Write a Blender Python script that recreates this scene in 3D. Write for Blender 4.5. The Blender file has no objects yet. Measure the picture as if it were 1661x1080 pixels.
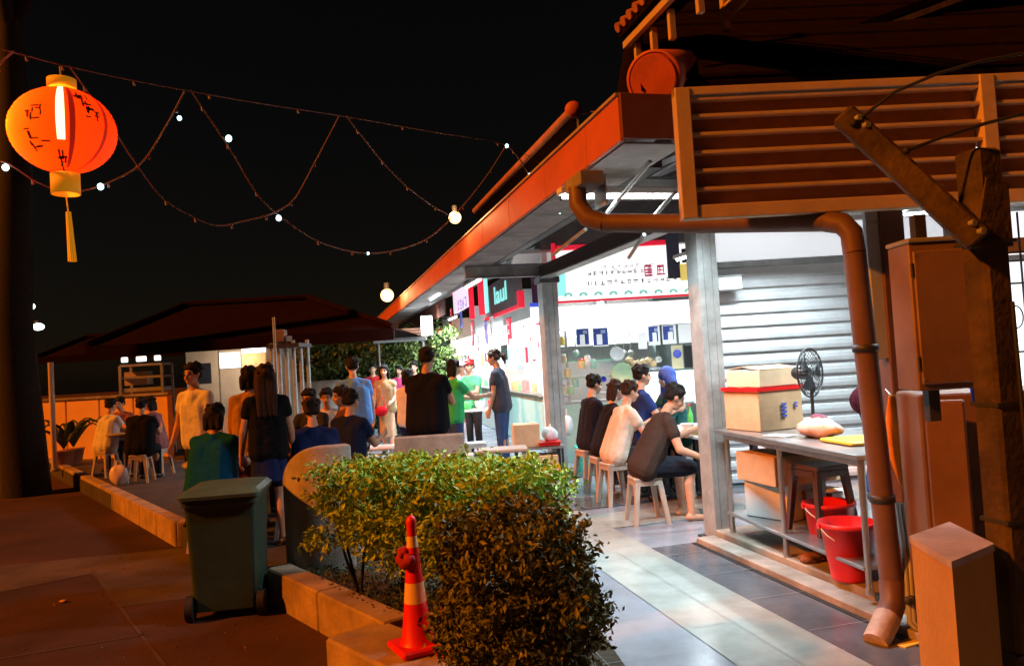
import bpy, math, random, mathutils
from math import sin, cos, pi, radians, sqrt
from mathutils import Vector as V, Matrix, Euler
random.seed(7)
SC = bpy.context.scene
COL = SC.collection

# ------------------------------------------------------------------ camera
F = 1250.0; W, H = 1661.0, 1080.0
PITCH, ROLL, CAMZ = radians(2.06), 0.06, 1.6
fw = V((0, cos(PITCH), sin(PITCH))); u0 = V((0, -sin(PITCH), cos(PITCH))); x0 = V((1, 0, 0))
rt = x0*cos(ROLL) - u0*sin(ROLL); up = x0*sin(ROLL) + u0*cos(ROLL)
CAM = V((0, 0, CAMZ))
cd = bpy.data.cameras.new('camera'); cam = bpy.data.objects.new('camera', cd); COL.objects.link(cam)
cam.matrix_world = Matrix(((rt.x, up.x, -fw.x, 0), (rt.y, up.y, -fw.y, 0), (rt.z, up.z, -fw.z, CAMZ), (0, 0, 0, 1)))
cd.sensor_width = 36; cd.lens = F/W*36; cd.clip_end = 600; cd.clip_start = 0.05
SC.camera = cam
def ray(px, py): return fw*F + rt*(px-W/2) + up*(H/2-py)
def P(px, py, Y):
    r = ray(px, py); return CAM + r*(Y/r.y)
def G(px, py, z=0.0):
    r = ray(px, py); return CAM + r*((z-CAMZ)/r.z)
def PX(px, Y):      # x coordinate at the horizon for a column of the picture, at depth Y
    return (px-W/2+4)*Y/F

# ------------------------------------------------------------------ light
SUN_EL, SUN_AZ = radians(32), radians(-112)   # azimuth measured from +Y, clockwise: comes from the left, a little behind
wd = bpy.data.worlds.new('World'); SC.world = wd; wd.use_nodes = True
wn = wd.node_tree.nodes; wl = wd.node_tree.links
sky = wn.new('ShaderNodeTexSky'); sky.sky_type = 'NISHITA'; sky.sun_disc = False
sky.sun_elevation = SUN_EL; sky.sun_rotation = SUN_AZ
bgn = wn['Background']; bgn.inputs['Strength'].default_value = 0.0016
mixw = wn.new('ShaderNodeMix'); mixw.data_type = 'RGBA'; mixw.blend_type = 'MULTIPLY'; mixw.inputs[0].default_value = 1
mixw.inputs[7].default_value = (1.0, .62, .40, 1)
wl.new(sky.outputs[0], mixw.inputs[6]); wl.new(mixw.outputs[2], bgn.inputs['Color'])
sd = bpy.data.lights.new('sun', 'SUN'); sd.energy = 4.8; sd.angle = radians(2.5); sd.color = (1.0, .235, .012)
so = bpy.data.objects.new('sun', sd); COL.objects.link(so)
sdir = V((sin(SUN_AZ)*cos(SUN_EL), cos(SUN_AZ)*cos(SUN_EL), sin(SUN_EL)))
so.rotation_euler = sdir.to_track_quat('Z', 'Y').to_euler(); so.location = sdir*30
SC.view_settings.view_transform = 'Standard'; SC.view_settings.look = 'None'
SC.view_settings.exposure = 0.0; SC.view_settings.gamma = 1.0
SC.cycles.max_bounces = 6; SC.cycles.diffuse_bounces = 3; SC.cycles.glossy_bounces = 3
SC.cycles.transmission_bounces = 4; SC.cycles.transparent_max_bounces = 6
SC.cycles.sample_clamp_indirect = 4; SC.cycles.use_denoising = True
SC.cycles.caustics_reflective = False; SC.cycles.caustics_refractive = False

# ------------------------------------------------------------------ materials
_M = {}
def mat(name, c, rough=.6, metal=0, var=.25, scale=6, bump=.15, bscale=40, emit=0, ec=None, spec=.4, trans=0, alpha=1, dirt=0, bd=.01):
    if name in _M: return _M[name]
    m = bpy.data.materials.new(name); m.use_nodes = True
    n = m.node_tree.nodes; l = m.node_tree.links; b = n['Principled BSDF']
    c = (c[0], c[1], c[2], 1)
    b.inputs['Roughness'].default_value = rough; b.inputs['Metallic'].default_value = metal
    b.inputs['Specular IOR Level'].default_value = spec
    b.inputs['Base Color'].default_value = c
    if trans: b.inputs['Transmission Weight'].default_value = trans
    if alpha < 1: b.inputs['Alpha'].default_value = alpha
    tc = n.new('ShaderNodeTexCoord')
    if var:
        nz = n.new('ShaderNodeTexNoise'); nz.inputs['Scale'].default_value = scale; nz.inputs['Detail'].default_value = 6
        nz.inputs['Roughness'].default_value = .65
        l.new(tc.outputs['Object'], nz.inputs['Vector'])
        cr = n.new('ShaderNodeValToRGB'); cr.color_ramp.elements[0].position = .3; cr.color_ramp.elements[1].position = .72
        cr.color_ramp.elements[0].color = tuple(x*(1-var) for x in c[:3])+(1,)
        cr.color_ramp.elements[1].color = tuple(min(1, x*(1+var*.8)) for x in c[:3])+(1,)
        l.new(nz.outputs['Fac'], cr.inputs['Fac']); out = cr.outputs[0]
        if dirt:
            n2 = n.new('ShaderNodeTexNoise'); n2.inputs['Scale'].default_value = scale*.35; n2.inputs['Detail'].default_value = 8
            l.new(tc.outputs['Object'], n2.inputs['Vector'])
            r2 = n.new('ShaderNodeValToRGB'); r2.color_ramp.elements[0].position = .48; r2.color_ramp.elements[1].position = .62
            l.new(n2.outputs['Fac'], r2.inputs['Fac'])
            mx = n.new('ShaderNodeMix'); mx.data_type = 'RGBA'
            ml = n.new('ShaderNodeMath'); ml.operation = 'MULTIPLY'; ml.inputs[1].default_value = dirt
            l.new(r2.outputs[0], ml.inputs[0]); l.new(ml.outputs[0], mx.inputs[0])
            l.new(out, mx.inputs[6]); mx.inputs[7].default_value = (c[0]*.35, c[1]*.3, c[2]*.25, 1); out = mx.outputs[2]
        l.new(out, b.inputs['Base Color'])
    if bump:
        nb = n.new('ShaderNodeTexNoise'); nb.inputs['Scale'].default_value = bscale; nb.inputs['Detail'].default_value = 5
        l.new(tc.outputs['Object'], nb.inputs['Vector'])
        bp = n.new('ShaderNodeBump'); bp.inputs['Strength'].default_value = bump; bp.inputs['Distance'].default_value = bd
        l.new(nb.outputs['Fac'], bp.inputs['Height']); l.new(bp.outputs[0], b.inputs['Normal'])
    if emit:
        b.inputs['Emission Color'].default_value = tuple(ec or c[:3])+(1,) if len(ec or c[:3]) == 3 else ec
        b.inputs['Emission Strength'].default_value = emit
    _M[name] = m; return m
def cloth(c, name=None):
    return mat(name or 'cloth_%d_%d_%d' % tuple(int(x*1000) for x in c), c, 0.9, 0, .16, 9, 1.0, 13, spec=.1, bd=.016)
def plain(name, c, **k):
    k.setdefault('var', .08); k.setdefault('bump', 0); return mat(name, c, **k)

concrete = mat('concrete', (.33, .29, .25), .85, 0, .35, 5, .5, 60, dirt=.6)
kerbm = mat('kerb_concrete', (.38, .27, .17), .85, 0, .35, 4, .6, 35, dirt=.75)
terrace = mat('terrace_floor', (.055, .048, .045), .7, 0, .4, 3, .4, 50)
tile_d = mat('dark_tile', (.10, .11, .13), .2, 0, .3, 3, .06, 14, spec=.5)
tile_l = mat('light_tile', (.34, .355, .33), .2, 0, .22, 3.5, .06, 12, spec=.5, dirt=.2)
tile_b = mat('blue_tile', (.24, .27, .32), .22, 0, .2, 3, .06, 14, spec=.5, dirt=.25)
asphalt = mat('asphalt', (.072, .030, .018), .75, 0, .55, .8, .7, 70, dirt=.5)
soil = mat('soil', (.05, .035, .02), .95, 0, .5, 20, .8, 60)
galv = mat('galvanised_steel', (.42, .43, .42), .45, .35, .25, 8, .1, 30, dirt=.3)
steel = mat('stainless_steel', (.55, .55, .55), .3, .9, .15, 8, .05, 30)
darkst = mat('dark_steel', (.05, .05, .055), .5, .4, .2, 8, .1)
rooft = mat('roof_tile', (.010, .004, .003), .95, 0, .4, 6, .5, 30, spec=.05)
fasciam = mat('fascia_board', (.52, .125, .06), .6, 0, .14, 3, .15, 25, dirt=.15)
soffitm = mat('soffit_board', (.30, .28, .27), .7, 0, .3, 5, .2, 30, dirt=.4)
ceilm = mat('ceiling_board', (.14, .115, .11), .7, 0, .35, 4, .2, 30)
woodl = mat('painted_timber', (.52, .40, .28), .6, 0, .15, 7, .2, 50)
slatback = mat('slat_backing', (.34, .20, .13), .8, 0, .3, 6, .2)
rust = mat('rusty_paint', (.085, .055, .022), .75, .1, .6, 9, .6, 40, dirt=.5)
pvc = mat('brown_pipe', (.15, .085, .075), .5, 0, .2, 5, .15, 30, dirt=.3)
cabm = mat('cabinet_metal', (.30, .19, .15), .5, .3, .25, 4, .1, 30, dirt=.4)
whitew = plain('white_wall', (.72, .72, .70), rough=.6)
creamw = mat('cream_wall', (.50, .40, .28), .8, 0, .2, 2, .2, 30, dirt=.3)
whitep = plain('white_plastic', (.75, .75, .74), rough=.35)
redp = plain('red_plastic', (.62, .012, .012), rough=.35, spec=.5)
binm = mat('bin_plastic', (.032, .062, .042), .42, 0, .18, 5, .15, 40)
blackr = plain('black_rubber', (.018, .018, .018), rough=.7)
card = mat('cardboard', (.50, .31, .17), .85, 0, .15, 7, .2, 40)
card2 = mat('pale_cardboard', (.62, .45, .28), .85, 0, .15, 7, .2, 40)
stoolm = mat('stool_plastic', (.42, .34, .28), .5, 0, .15, 7, .1)
brownp = plain('brown_plastic', (.07, .04, .032), rough=.4)
barkm = mat('bark', (.016, .011, .008), .95, 0, .5, 14, 1, 30)
shutm = mat('shutter_metal', (.74, .77, .78), .6, 0, .1, 6, .1, 30, dirt=.15)
glassm = plain('glass', (.85, .95, .92), rough=.05, var=0, alpha=.18, spec=.6)
tubem = plain('tube_light', (1, 1, 1), var=0, emit=22, ec=(.93, .98, 1))
signw = plain('lit_white_sign', (.85, .85, .83), var=.03, emit=1.15, ec=(1, .99, .97))
signr = plain('sign_red', (.7, .01, .03), var=0, emit=.55, ec=(1, .02, .06))
signc = plain('sign_cyan', (.25, .75, .72), var=0, emit=.9, ec=(.35, 1, .95))
ink = plain('sign_ink', (.12, .08, .14), var=0, emit=.12, ec=(.75, .6, .75))
inkp = plain('sign_pink_ink', (.6, .03, .12), var=0, emit=.2, ec=(1, .2, .4))
inkg = plain('sign_green_ink', (.02, .35, .25), var=0, emit=.35, ec=(.1, .7, .5))
blueink = plain('poster_blue', (.05, .09, .4), var=.3)
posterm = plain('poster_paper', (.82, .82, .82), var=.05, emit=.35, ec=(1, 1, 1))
orangep = plain('orange_print', (.85, .2, .03), var=.2)
yellowp = plain('yellow_plastic', (.75, .5, .05), var=.2, rough=.4)
tealp = plain('teal_plastic', (.05, .5, .38), var=.3, rough=.35)
greenp = plain('green_plastic', (.1, .55, .15), var=.3, rough=.35)
def leafmat(name, c1, c2):
    m = mat(name, c1, .5, var=0, bump=0, spec=.3); n = m.node_tree.nodes; l = m.node_tree.links; b = n['Principled BSDF']
    g = n.new('ShaderNodeNewGeometry'); cr = n.new('ShaderNodeValToRGB')
    cr.color_ramp.elements[0].color = tuple(c1)+(1,); cr.color_ramp.elements[1].color = tuple(c2)+(1,)
    l.new(g.outputs['Random Per Island'], cr.inputs[0]); l.new(cr.outputs[0], b.inputs['Base Color']); return m
leafm = leafmat('hedge_leaf', (.13, .24, .02), (.44, .62, .08))
leafd = leafmat('dark_leaf', (.02, .03, .012), (.06, .08, .02))

# ------------------------------------------------------------------ mesh builder
class MB:
    def __init__(s): s.v = []; s.f = []; s.sm = []
    def add(s, vs, fs, smooth=False):
        o = len(s.v); s.v += [tuple(a) for a in vs]; s.f += [tuple(i+o for i in f) for f in fs]; s.sm += [smooth]*len(fs); return s
    def hexa(s, b, t):   # bottom 4 points ccw, top 4 points
        return s.add(list(b)+list(t), [(3,2,1,0), (4,5,6,7), (0,1,5,4), (1,2,6,5), (2,3,7,6), (3,0,4,7)])
    def box(s, c, d, rz=0, bev=0, M=None):
        hx, hy, hz = d[0]/2, d[1]/2, d[2]/2; R = M or Matrix.Rotation(rz, 3, 'Z'); c = V(c)
        if not bev:
            p = [c+R@V((x*hx, y*hy, z*hz)) for z in (-1, 1) for x, y in ((-1,-1),(1,-1),(1,1),(-1,1))]
            return s.hexa(p[:4], p[4:])
        pts = []; b = bev      # chamfered box, three rings each side
        for z, k in ((-hz, b), (-hz+b, 0), (hz-b, 0), (hz, b)):
            X, Y = hx-k, hy-k; q = b if k == 0 else b*.5
            for x, y in ((-X+q,-Y),(X-q,-Y),(X,-Y+q),(X,Y-q),(X-q,Y),(-X+q,Y),(-X,Y-q),(-X,-Y+q)): pts.append(c+R@V((x, y, z)))
        fs = [tuple(range(7, -1, -1)), tuple(range(24, 32))]
        for r in range(3):
            for i in range(8): j = (i+1) % 8; fs.append((r*8+i, r*8+j, r*8+8+j, r*8+8+i))
        return s.add(pts, fs)
    def tube(s, pts, r, n=8, cap=True, smooth=True):
        pts = [V(p) for p in pts]; k = len(pts); rr = r if isinstance(r, (list, tuple)) else [r]*k; vs = []; prev = None
        for i, p in enumerate(pts):
            d = (pts[min(i+1, k-1)]-pts[max(i-1, 0)]).normalized()
            a = prev if prev is not None and abs(prev.dot(d)) < .95 else (V((0, 0, 1)) if abs(d.z) < .9 else V((1, 0, 0)))
            x = (a-d*a.dot(d)).normalized(); y = d.cross(x); prev = x
            for j in range(n): t = 2*pi*j/n; vs.append(p+(x*cos(t)+y*sin(t))*rr[i])
        fs = [(i*n+j, i*n+(j+1) % n, (i+1)*n+(j+1) % n, (i+1)*n+j) for i in range(k-1) for j in range(n)]
        s.add(vs, fs, smooth)
        if cap: s.add(vs[:n], [tuple(range(n-1, -1, -1))]); s.add(vs[-n:], [tuple(range(n))])
        return s
    def sphere(s, c, r, n=12, m=8, sc=(1, 1, 1), smooth=True, M=None):
        c = V(c); vs = []
        for i in range(m+1):
            t = pi*i/m
            for j in range(n):
                a = 2*pi*j/n; q = V((r*sc[0]*sin(t)*cos(a), r*sc[1]*sin(t)*sin(a), -r*sc[2]*cos(t)))
                vs.append(c+(M@q if M else q))
        fs = [(i*n+j, i*n+(j+1) % n, (i+1)*n+(j+1) % n, (i+1)*n+j) for i in range(m) for j in range(n)]
        return s.add(vs, fs, smooth)
    def lathe(s, c, prof, n=16, smooth=True, M=None, close=True):
        c = V(c); vs = []
        for r, z in prof:
            for j in range(n):
                a = 2*pi*j/n; q = V((r*cos(a), r*sin(a), z)); vs.append(c+(M@q if M else q))
        k = len(prof); fs = [(i*n+j, i*n+(j+1) % n, (i+1)*n+(j+1) % n, (i+1)*n+j) for i in range(k-1) for j in range(n)]
        s.add(vs, fs, smooth)
        if close: s.add(vs[:n], [tuple(range(n-1, -1, -1))]); s.add(vs[-n:], [tuple(range(n))])
        return s
    def capsule(s, a, b, ra, rb, n=10):
        a = V(a); b = V(b); d = b-a; L = d.length
        if L < 1e-5: return s.sphere(a, ra)
        d /= L; pts = []; rs = []
        for t in (85, 60, 35, 12): pts.append(a-d*ra*sin(radians(t))); rs.append(ra*cos(radians(t)))
        pts.append(a); rs.append(ra); pts.append(b); rs.append(rb)
        for t in (12, 35, 60, 85): pts.append(b+d*rb*sin(radians(t))); rs.append(rb*cos(radians(t)))
        return s.tube(pts, rs, n)
    def prism(s, pts, off):      # closed outline pts pushed by the vector off
        k = len(pts); off = V(off); p = [V(a) for a in pts]; q = [a+off for a in p]
        return s.add(p+q, [tuple(range(k-1, -1, -1)), tuple(range(k, 2*k))]+[(i, (i+1) % k, k+(i+1) % k, k+i) for i in range(k)])
    def build(s, name, m, parent=None, kind=None, label=None):
        me = bpy.data.meshes.new(name); me.from_pydata(s.v, [], s.f); me.validate()
        if len(me.polygons) == len(s.sm): me.polygons.foreach_set('use_smooth', s.sm)
        if m: me.materials.append(m)
        o = bpy.data.objects.new(name, me); COL.objects.link(o)
        if parent is not None: o.parent = parent
        if kind: o['kind'] = kind
        if label: o['label'] = label
        return o
def thing(name, label, cat, loc=(0, 0, 0), rz=0, group=None):
    o = bpy.data.objects.new(name, None); COL.objects.link(o); o.empty_display_size = .1
    o.location = loc; o.rotation_euler = (0, 0, rz); o['label'] = label; o['category'] = cat
    if group: o['group'] = group
    return o
def tag(o, label, cat, group=None):
    o['label'] = label; o['category'] = cat
    if group: o['group'] = group
    return o
def struct(o): o['kind'] = 'structure'; return o
def kids(o): return [c for c in bpy.data.objects if c.parent == o]
def dup(o, loc, rz=None, label=None, parent=None):
    r = o.copy(); COL.objects.link(r)
    if parent is None: r.location = loc
    else: r.parent = parent
    if rz is not None: r.rotation_euler = (0, 0, rz)
    if label: r['label'] = label
    for c in kids(o): dup(c, None, parent=r)
    return r

# ------------------------------------------------------------------ building frame: s runs away along the stalls, t runs to the right
A = radians(14.2)
U = V((-sin(A), cos(A), 0)); T = V((cos(A), sin(A), 0)); Z = V((0, 0, 1))
O = G(1163, 876); O.z = 0
def B(s, t, z=0): return O+U*s+T*t+Z*z
ROADZ = -.22

# ------------------------------------------------------------------ ground
def sheet(name, pts, m, z, kind='structure', thick=.0):
    mb = MB(); p = [V((a[0], a[1], z)) for a in pts]
    mb.add(p, [tuple(range(len(p)))]); o = mb.build(name, m); o['kind'] = kind; return o
g = MB(); N = 24
for i in range(N+1):
    for j in range(N+1):
        x = -120+240*i/N; y = -60+260*j/N; g.v.append((x, y, ROADZ))
g.f = [(i*(N+1)+j, (i+1)*(N+1)+j, (i+1)*(N+1)+j+1, i*(N+1)+j+1) for i in range(N) for j in range(N)]; g.sm = [False]*len(g.f)
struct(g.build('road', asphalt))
# concrete apron with joints at the lower left (slabs told apart by their joints)
apron = [G(-200, 1010, ROADZ), G(430, 890, ROADZ), G(470, 1010, ROADZ), G(250, 1300, ROADZ), G(-300, 1300, ROADZ)]
kA = G(71, 745, 0); kB = G(283, 850, 0)          # outer top line of the far kerb
kC = G(437, 926, 0); kD = G(622, 1020, 0)        # planter kerb
# terrace slab outline (z = 0)
farL = kA
terr_pts = [G(72, 748), G(284, 853), G(300, 850)+V((.25, .12, 0)), G(437, 930), G(626, 1023), G(640, 1300)+V((0, .0, 0))]
terr = [terr_pts[0], terr_pts[1], G(330, 858), G(437, 932), G(626, 1026), V((-.35, 1.2, 0)), V((.5, -6, 0)), V((12, -6, 0)), V((16, 60, 0)), V((-22, 60, 0)), V((-14, 22, 0))]
mb = MB(); top = [V((p.x, p.y, 0)) for p in terr]; mb.prism([p+V((0, 0, -.3)) for p in top], (0, 0, .3))
struct(mb.build('terrace', terrace))
# building floor: dark tiles with pale bands
def floorpoly(name, st, m, z):
    return sheet(name, [B(s, t) for s, t in st], m, z)
e0 = G(985, 910); e1 = G(1044, 872)
def st_of(p): d = p-O; return d.dot(U), d.dot(T)
sa, ta = st_of(G(1060, 985)); sb_, tb = st_of(G(1210, 972))
floorpoly('tiled_floor', [(-9, ta-1.15), (-9, 6), (28, 6), (28, ta-1.15)], tile_b, .004)
floorpoly('pale_tile_band', [(-9, ta), (-9, tb), (24, tb), (24, ta)], tile_l, .008)
floorpoly('dark_tile_field', [(-9, tb), (-9, -.02), (-.0, -.02), (-.0, tb)], tile_d, .008)
sc_, _ = st_of(G(1060, 850)); sc2, _ = st_of(G(1060, 825))
floorpoly('cross_tile_band', [(sc_, tb), (sc_, 3.0), (sc2, 3.0), (sc2, tb)], tile_l, .010)
floorpoly('dark_tile_row', [(sc2+.3, ta+.01), (sc2+.3, 3), (sc2+.95, 3), (sc2+.95, ta+.01)], tile_d, .012)
floorpoly('far_tile_row', [(sc2+2.4, ta-1.1), (sc2+2.4, 3), (sc2+3.0, 3), (sc2+3.0, ta-1.1)], tile_d, .012)

jm = MB()      # fine joints between the floor tiles
for k in range(-10, 30):
    a_ = B(k*.6, ta, .0155); b_ = B(k*.6, tb, .0155); w_ = U*.0022
    jm.add([a_-w_, b_-w_, b_+w_, a_+w_], [(0, 1, 2, 3)])
for k in range(-10, 30):
    for (q0, q1) in ((ta-1.15, ta), (tb, -.02 if k < 0 else 2.6)):
        a_ = B(k*.6+.3, q0, .0155); b_ = B(k*.6+.3, q1, .0155); w_ = U*.002; jm.add([a_-w_, b_-w_, b_+w_, a_+w_], [(0, 1, 2, 3)])
for t_ in (ta-.6, (ta+tb)/2, tb+.5):
    a_ = B(-8, t_, .0157); b_ = B(20, t_, .0157); w_ = T*.002; jm.add([a_-w_, a_+w_, b_+w_, b_-w_], [(0, 1, 2, 3)])
o = jm.build('tile_joints', plain('grout', (.23, .235, .23), rough=.8)); o['kind'] = 'stuff'; o['label'] = 'thin dark joints between the floor tiles'

# plinth and drain channel under the work table
mb = MB(); a = B(-4.2, -.02); 
mb.box(B(-2.2, .42, .05), (.9, 4.35, .10), A, .008); pl = struct(mb.build('raised_plinth', mat('plinth_stone', (.33, .28, .23), .6, 0, .3, 6, .3, 40, dirt=.5)))
mb = MB(); mb.box(B(-2.2, -.12, .03), (.16, 4.35, .05), A, .006); struct(mb.build('plinth_kerb', concrete))
mb = MB(); mb.box(B(-2.2, -.225, .011), (.03, 4.35, .006), A); struct(mb.build('drain_gap', blackr))
mb = MB(); mb.box(B(-2.2, 2.1, .05), (2.44, 4.35, .099), A); struct(mb.build('stall_floor', tile_l))

# kerbs: separate stones
def kerb(p, q, name, label, width=.16, hh=.05, seg=.9, tail=None):
    d = (q-p); d.z = 0; L = d.length; d.normalize(); nrm = V((-d.y, d.x, 0)); n = max(1, round(L/seg)); r = thing(name, label, 'kerb', (p.x, p.y, 0))
    if nrm.y < 0: nrm = -nrm
    ang = math.atan2(d.y, d.x)
    for i in range(n):
        c = d*(L*(i+.5)/n)+nrm*(width/2-.004); mb = MB()
        mb.box((c.x, c.y, (ROADZ+hh)/2-.02+random.uniform(-.003, .003)), (L/n-.012, width, hh-ROADZ+.04), ang, .012)
        mb.build('kerb_stone', kerbm, r)
    return r
P_ = lambda v: V((v.x, v.y, 0))
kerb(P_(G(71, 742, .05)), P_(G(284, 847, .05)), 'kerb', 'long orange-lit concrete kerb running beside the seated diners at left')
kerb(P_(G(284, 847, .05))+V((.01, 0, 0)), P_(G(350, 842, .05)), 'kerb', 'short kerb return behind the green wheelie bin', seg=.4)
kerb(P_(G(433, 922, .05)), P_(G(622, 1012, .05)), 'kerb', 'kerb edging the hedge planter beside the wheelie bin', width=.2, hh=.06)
k0 = P_(G(527, 1035, .04)); k1 = P_(G(760, 1150, .04))
mb = MB(); d = (k1-k0).normalized(); nn = V((-d.y, d.x, 0))
kx = k0+d*.9+nn*.2
mb.box((kx.x, kx.y, -.09), (1.8, .40, .27), math.atan2(d.y, d.x), .015)
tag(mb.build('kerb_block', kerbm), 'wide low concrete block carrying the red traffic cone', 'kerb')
kerb(P_(G(300, 1240, ROADZ+.05)), P_(G(301, 1240, ROADZ+.05)), 'kerb', 'x') if False else None
# far left raised bed edge
kerb(P_(G(-150, 722, .05)), P_(G(120, 716, .05)), 'kerb', 'far low kerb in front of the yellow wall', seg=1.2)
# planter soil and ground cover
ps = [G(450, 926), G(622, 1012), G(700, 1100), V((.35, 2.1, 0)), V((.55, 3.4, 0)), G(930, 960), G(860, 850), G(560, 880)]
sheet('planter_soil', ps, soil, .012)

# ------------------------------------------------------------------ fascia, soffit, roofs
EZ = 2.9
ea = P(1010, 229, 4.75); EZ = ea.z
se, te = st_of(ea)
FH = .285; LEN = 20.0
roof = thing('hawker_centre_roof', 'long red fascia roof sloping over the brightly lit food stalls', 'roof', tuple(ea))
L0 = ea
def RL(s, t, z): return U*s+T*t+Z*z
Ru = Matrix((tuple(T), tuple(U), tuple(Z))).transposed()
s = 0; first = True
for i, seg in enumerate([.62, 1.0, 1.25]+[1.25]*14):
    c = RL(s+seg/2, 0, FH/2); mb = MB(); mb.box(c, (.03, seg-.012, FH-random.uniform(0, .004)), M=Ru, bev=.004); mb.build('fascia_panel', fasciam, roof)
    s += seg
LEN = s
mb = MB(); mb.box(RL(LEN/2, .025, FH/2), (.012, LEN, FH*.9), M=Ru); mb.build('fascia_backing', rooft, roof)
mb = MB(); mb.box(RL(0-.015, .36, FH/2+.01), (.74, .03, FH), M=Ru, bev=.004); mb.build('end_panel', mat('end_board_shaded', (.17, .05, .035), .7, 0, .2, 3, .2), roof)  # end board coloured darker for the shade on its camera-facing side
mb = MB(); mb.box(RL(LEN/2, .02, FH+.012), (.10, LEN, .018), M=Ru); mb.build('drip_edge', mat('drip_edge', (.45, .33, .26), .5), roof)
for i in range(18):     # soffit boards
    mb = MB(); mb.box(RL(.03+i*LEN/18+LEN/36, .235, .0), (.42, LEN/18-.02, .012), M=Ru); mb.build('soffit_board', soffitm, roof)
# gutter box behind the soffit
mb = MB(); mb.box(RL(LEN/2+.3, .50, .05), (.10, LEN-.6, .12), M=Ru); mb.build('gutter', darkst, roof)
# sloping roof deck: rises to the right
sl = math.tan(radians(20))
def deck(s0, s1, t0, t1, dz, th=.05):
    mb = MB(); p = [RL(s0, t0, dz+t0*sl), RL(s1, t0, dz+t0*sl), RL(s1, t1, dz+t1*sl), RL(s0, t1, dz+t1*sl)]
    mb.prism(p, (0, 0, th)); return mb
deck(.8, LEN, .03, 6.0, .20).build('roof_deck', ceilm, roof)
deck(.8, LEN, .0, 6.05, .27, .06).build('tiled_slope', rooft, roof)
for i in range(14):     # rafters under the deck
    s_ = 1.6+i*1.35; mb = MB(); b0 = RL(s_, .5, .06+.5*sl); b1 = RL(s_, 5.6, .06+5.6*sl)
    mb.tube([b0, b1], .055, 4, smooth=False); mb.build('rafter', galv, roof)
for t_ in (.95, 2.0, 3.1):
    mb = MB(); mb.box(RL(LEN/2+(1.2 if t_ > 1.5 else .3), t_, .05+t_*sl), (.06, LEN-(3.2 if t_ > 1.5 else 1.4), .09), M=Ru); mb.build('purlin', mat('purlin_paint', (.17, .15, .15), .6), roof)
# lower valance near the far end
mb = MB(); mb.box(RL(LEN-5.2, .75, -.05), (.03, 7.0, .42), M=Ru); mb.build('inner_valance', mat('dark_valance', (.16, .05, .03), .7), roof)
# diagonal struts from the columns to the eave
def strut(p, q, r=.016, m=galv): mb = MB(); mb.tube([p-L0, q-L0], r, 6); mb.build('strut', m, roof)
for (a1, b1, Y1, a2, b2, Y2) in ((896, 414, 7.0, 950, 372, 6.2), (985, 345, 5.8, 1055, 262, 5.1), (1020, 418, 6.6, 1045, 380, 6.2), (1062, 350, 5.6, 1095, 312, 5.2)):
    strut(P(a1, b1, Y1), P(a2, b2, Y2))

# hip ridge cap, half round, facing the corner of the roof
hc = P(1062, 128, 5.0)
cap = thing('ridge_cap', 'round red terracotta ridge cap at the corner of the near roof', 'ridge cap', tuple(hc))
ax = V((.42, .80, .30)).normalized()
Mx = ax.to_track_quat('Z', 'Y').to_matrix()
mb = MB(); mb.lathe((0, 0, 0), [(.172, -.02), (.182, 0), (.182, .8), (.14, .8)], 28, M=Mx); mb.build('barrel', fasciam, cap)
mb = MB(); mb.lathe((0, 0, 0), [(.012, -.05), (.15, -.048), (.160, -.02)], 28, M=Mx, smooth=False); mb.build('end_disc', mat('cap_disc', (.5, .10, .05), .7), cap)
mb = MB()
mb.lathe((0, 0, 0), [(.166, -.03), (.182, -.03), (.182, .02), (.166, .02)], 28, M=Mx, close=False); mb.build('rim', fasciam, cap)
# near hip slope above the louvre
lr = P(1092, 146, 4.3)
h0 = P(1040, 148, 5.0)+V((0, 0, 0)); 
hip = thing('hip_roof', 'dark tiled roof slope above the louvred screen', 'roof', tuple(h0))
XR = V((1, .05, 0)).normalized(); BK = V((-.03, 1, 0))
rise = .72
p = [V((0, 0, 0)), XR*8, XR*8+BK*6+Z*6*rise, XR*1.6+BK*6+Z*6*rise]
mb = MB(); mb.prism(p, (0, 0, .05)); mb.build('roof_deck', rooft, hip)
for r_ in range(15):    # courses of tiles: one low step per course
    f0 = r_*.4; f1 = f0+.42
    q = [XR*(f0*1.6/6)+BK*f0+Z*(f0*rise+.075), XR*8+BK*f0+Z*(f0*rise+.075), XR*8+BK*f1+Z*(f1*rise+.052), XR*(f1*1.6/6)+BK*f1+Z*(f1*rise+.052)]
    mb = MB(); mb.prism([a-Z*.0 for a in q], (0, 0, .022)); mb.build('tile_course', rooft, hip)
mb = MB(); mb.tube([XR*.05+Z*.1+BK*.8, XR*1.6+BK*6+Z*(6*rise+.1)], .10, 12); mb.build('hip_ridge', rooft, hip)
# upper tier seen against the night
def tier(px, py, Y, length, sgn, label, w=1.3, posts=(), pl_=.35):
    o3 = P(px, py, Y); r = thing('upper_roof', label, 'roof', tuple(o3))
    D = U*sgn; n_ = int(length/.11)
    mb = MB(); mb.prism([V((0, 0, .03)), D*length+Z*.03, D*length+T*w+Z*(.03+w*.45), T*w+Z*(.03+w*.45)], (0, 0, .05)); mb.build('roof_deck', rooft, r)
    for i in range(n_):
        c = D*(.05+i*.11); mb = MB(); mb.tube([c+Z*.09-T*.03, c+T*(w*.9)+Z*(.09+w*.9*.45)], .036, 8); mb.build('roof_tile', mat('tile_roll', (.42, .17, .12), .7, 0, .3), r)
    mb = MB(); mb.box(D*(length/2)+T*.05+Z*(-.02), (.04, length, .05), M=Ru); mb.build('fascia_board', woodl, r)
    for d_ in posts:
        mb = MB(); mb.box(D*d_+T*.10+Z*(-.05-pl_/2), (.04, .04, pl_), M=Ru); mb.build('post', woodl, r)
    return r
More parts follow.
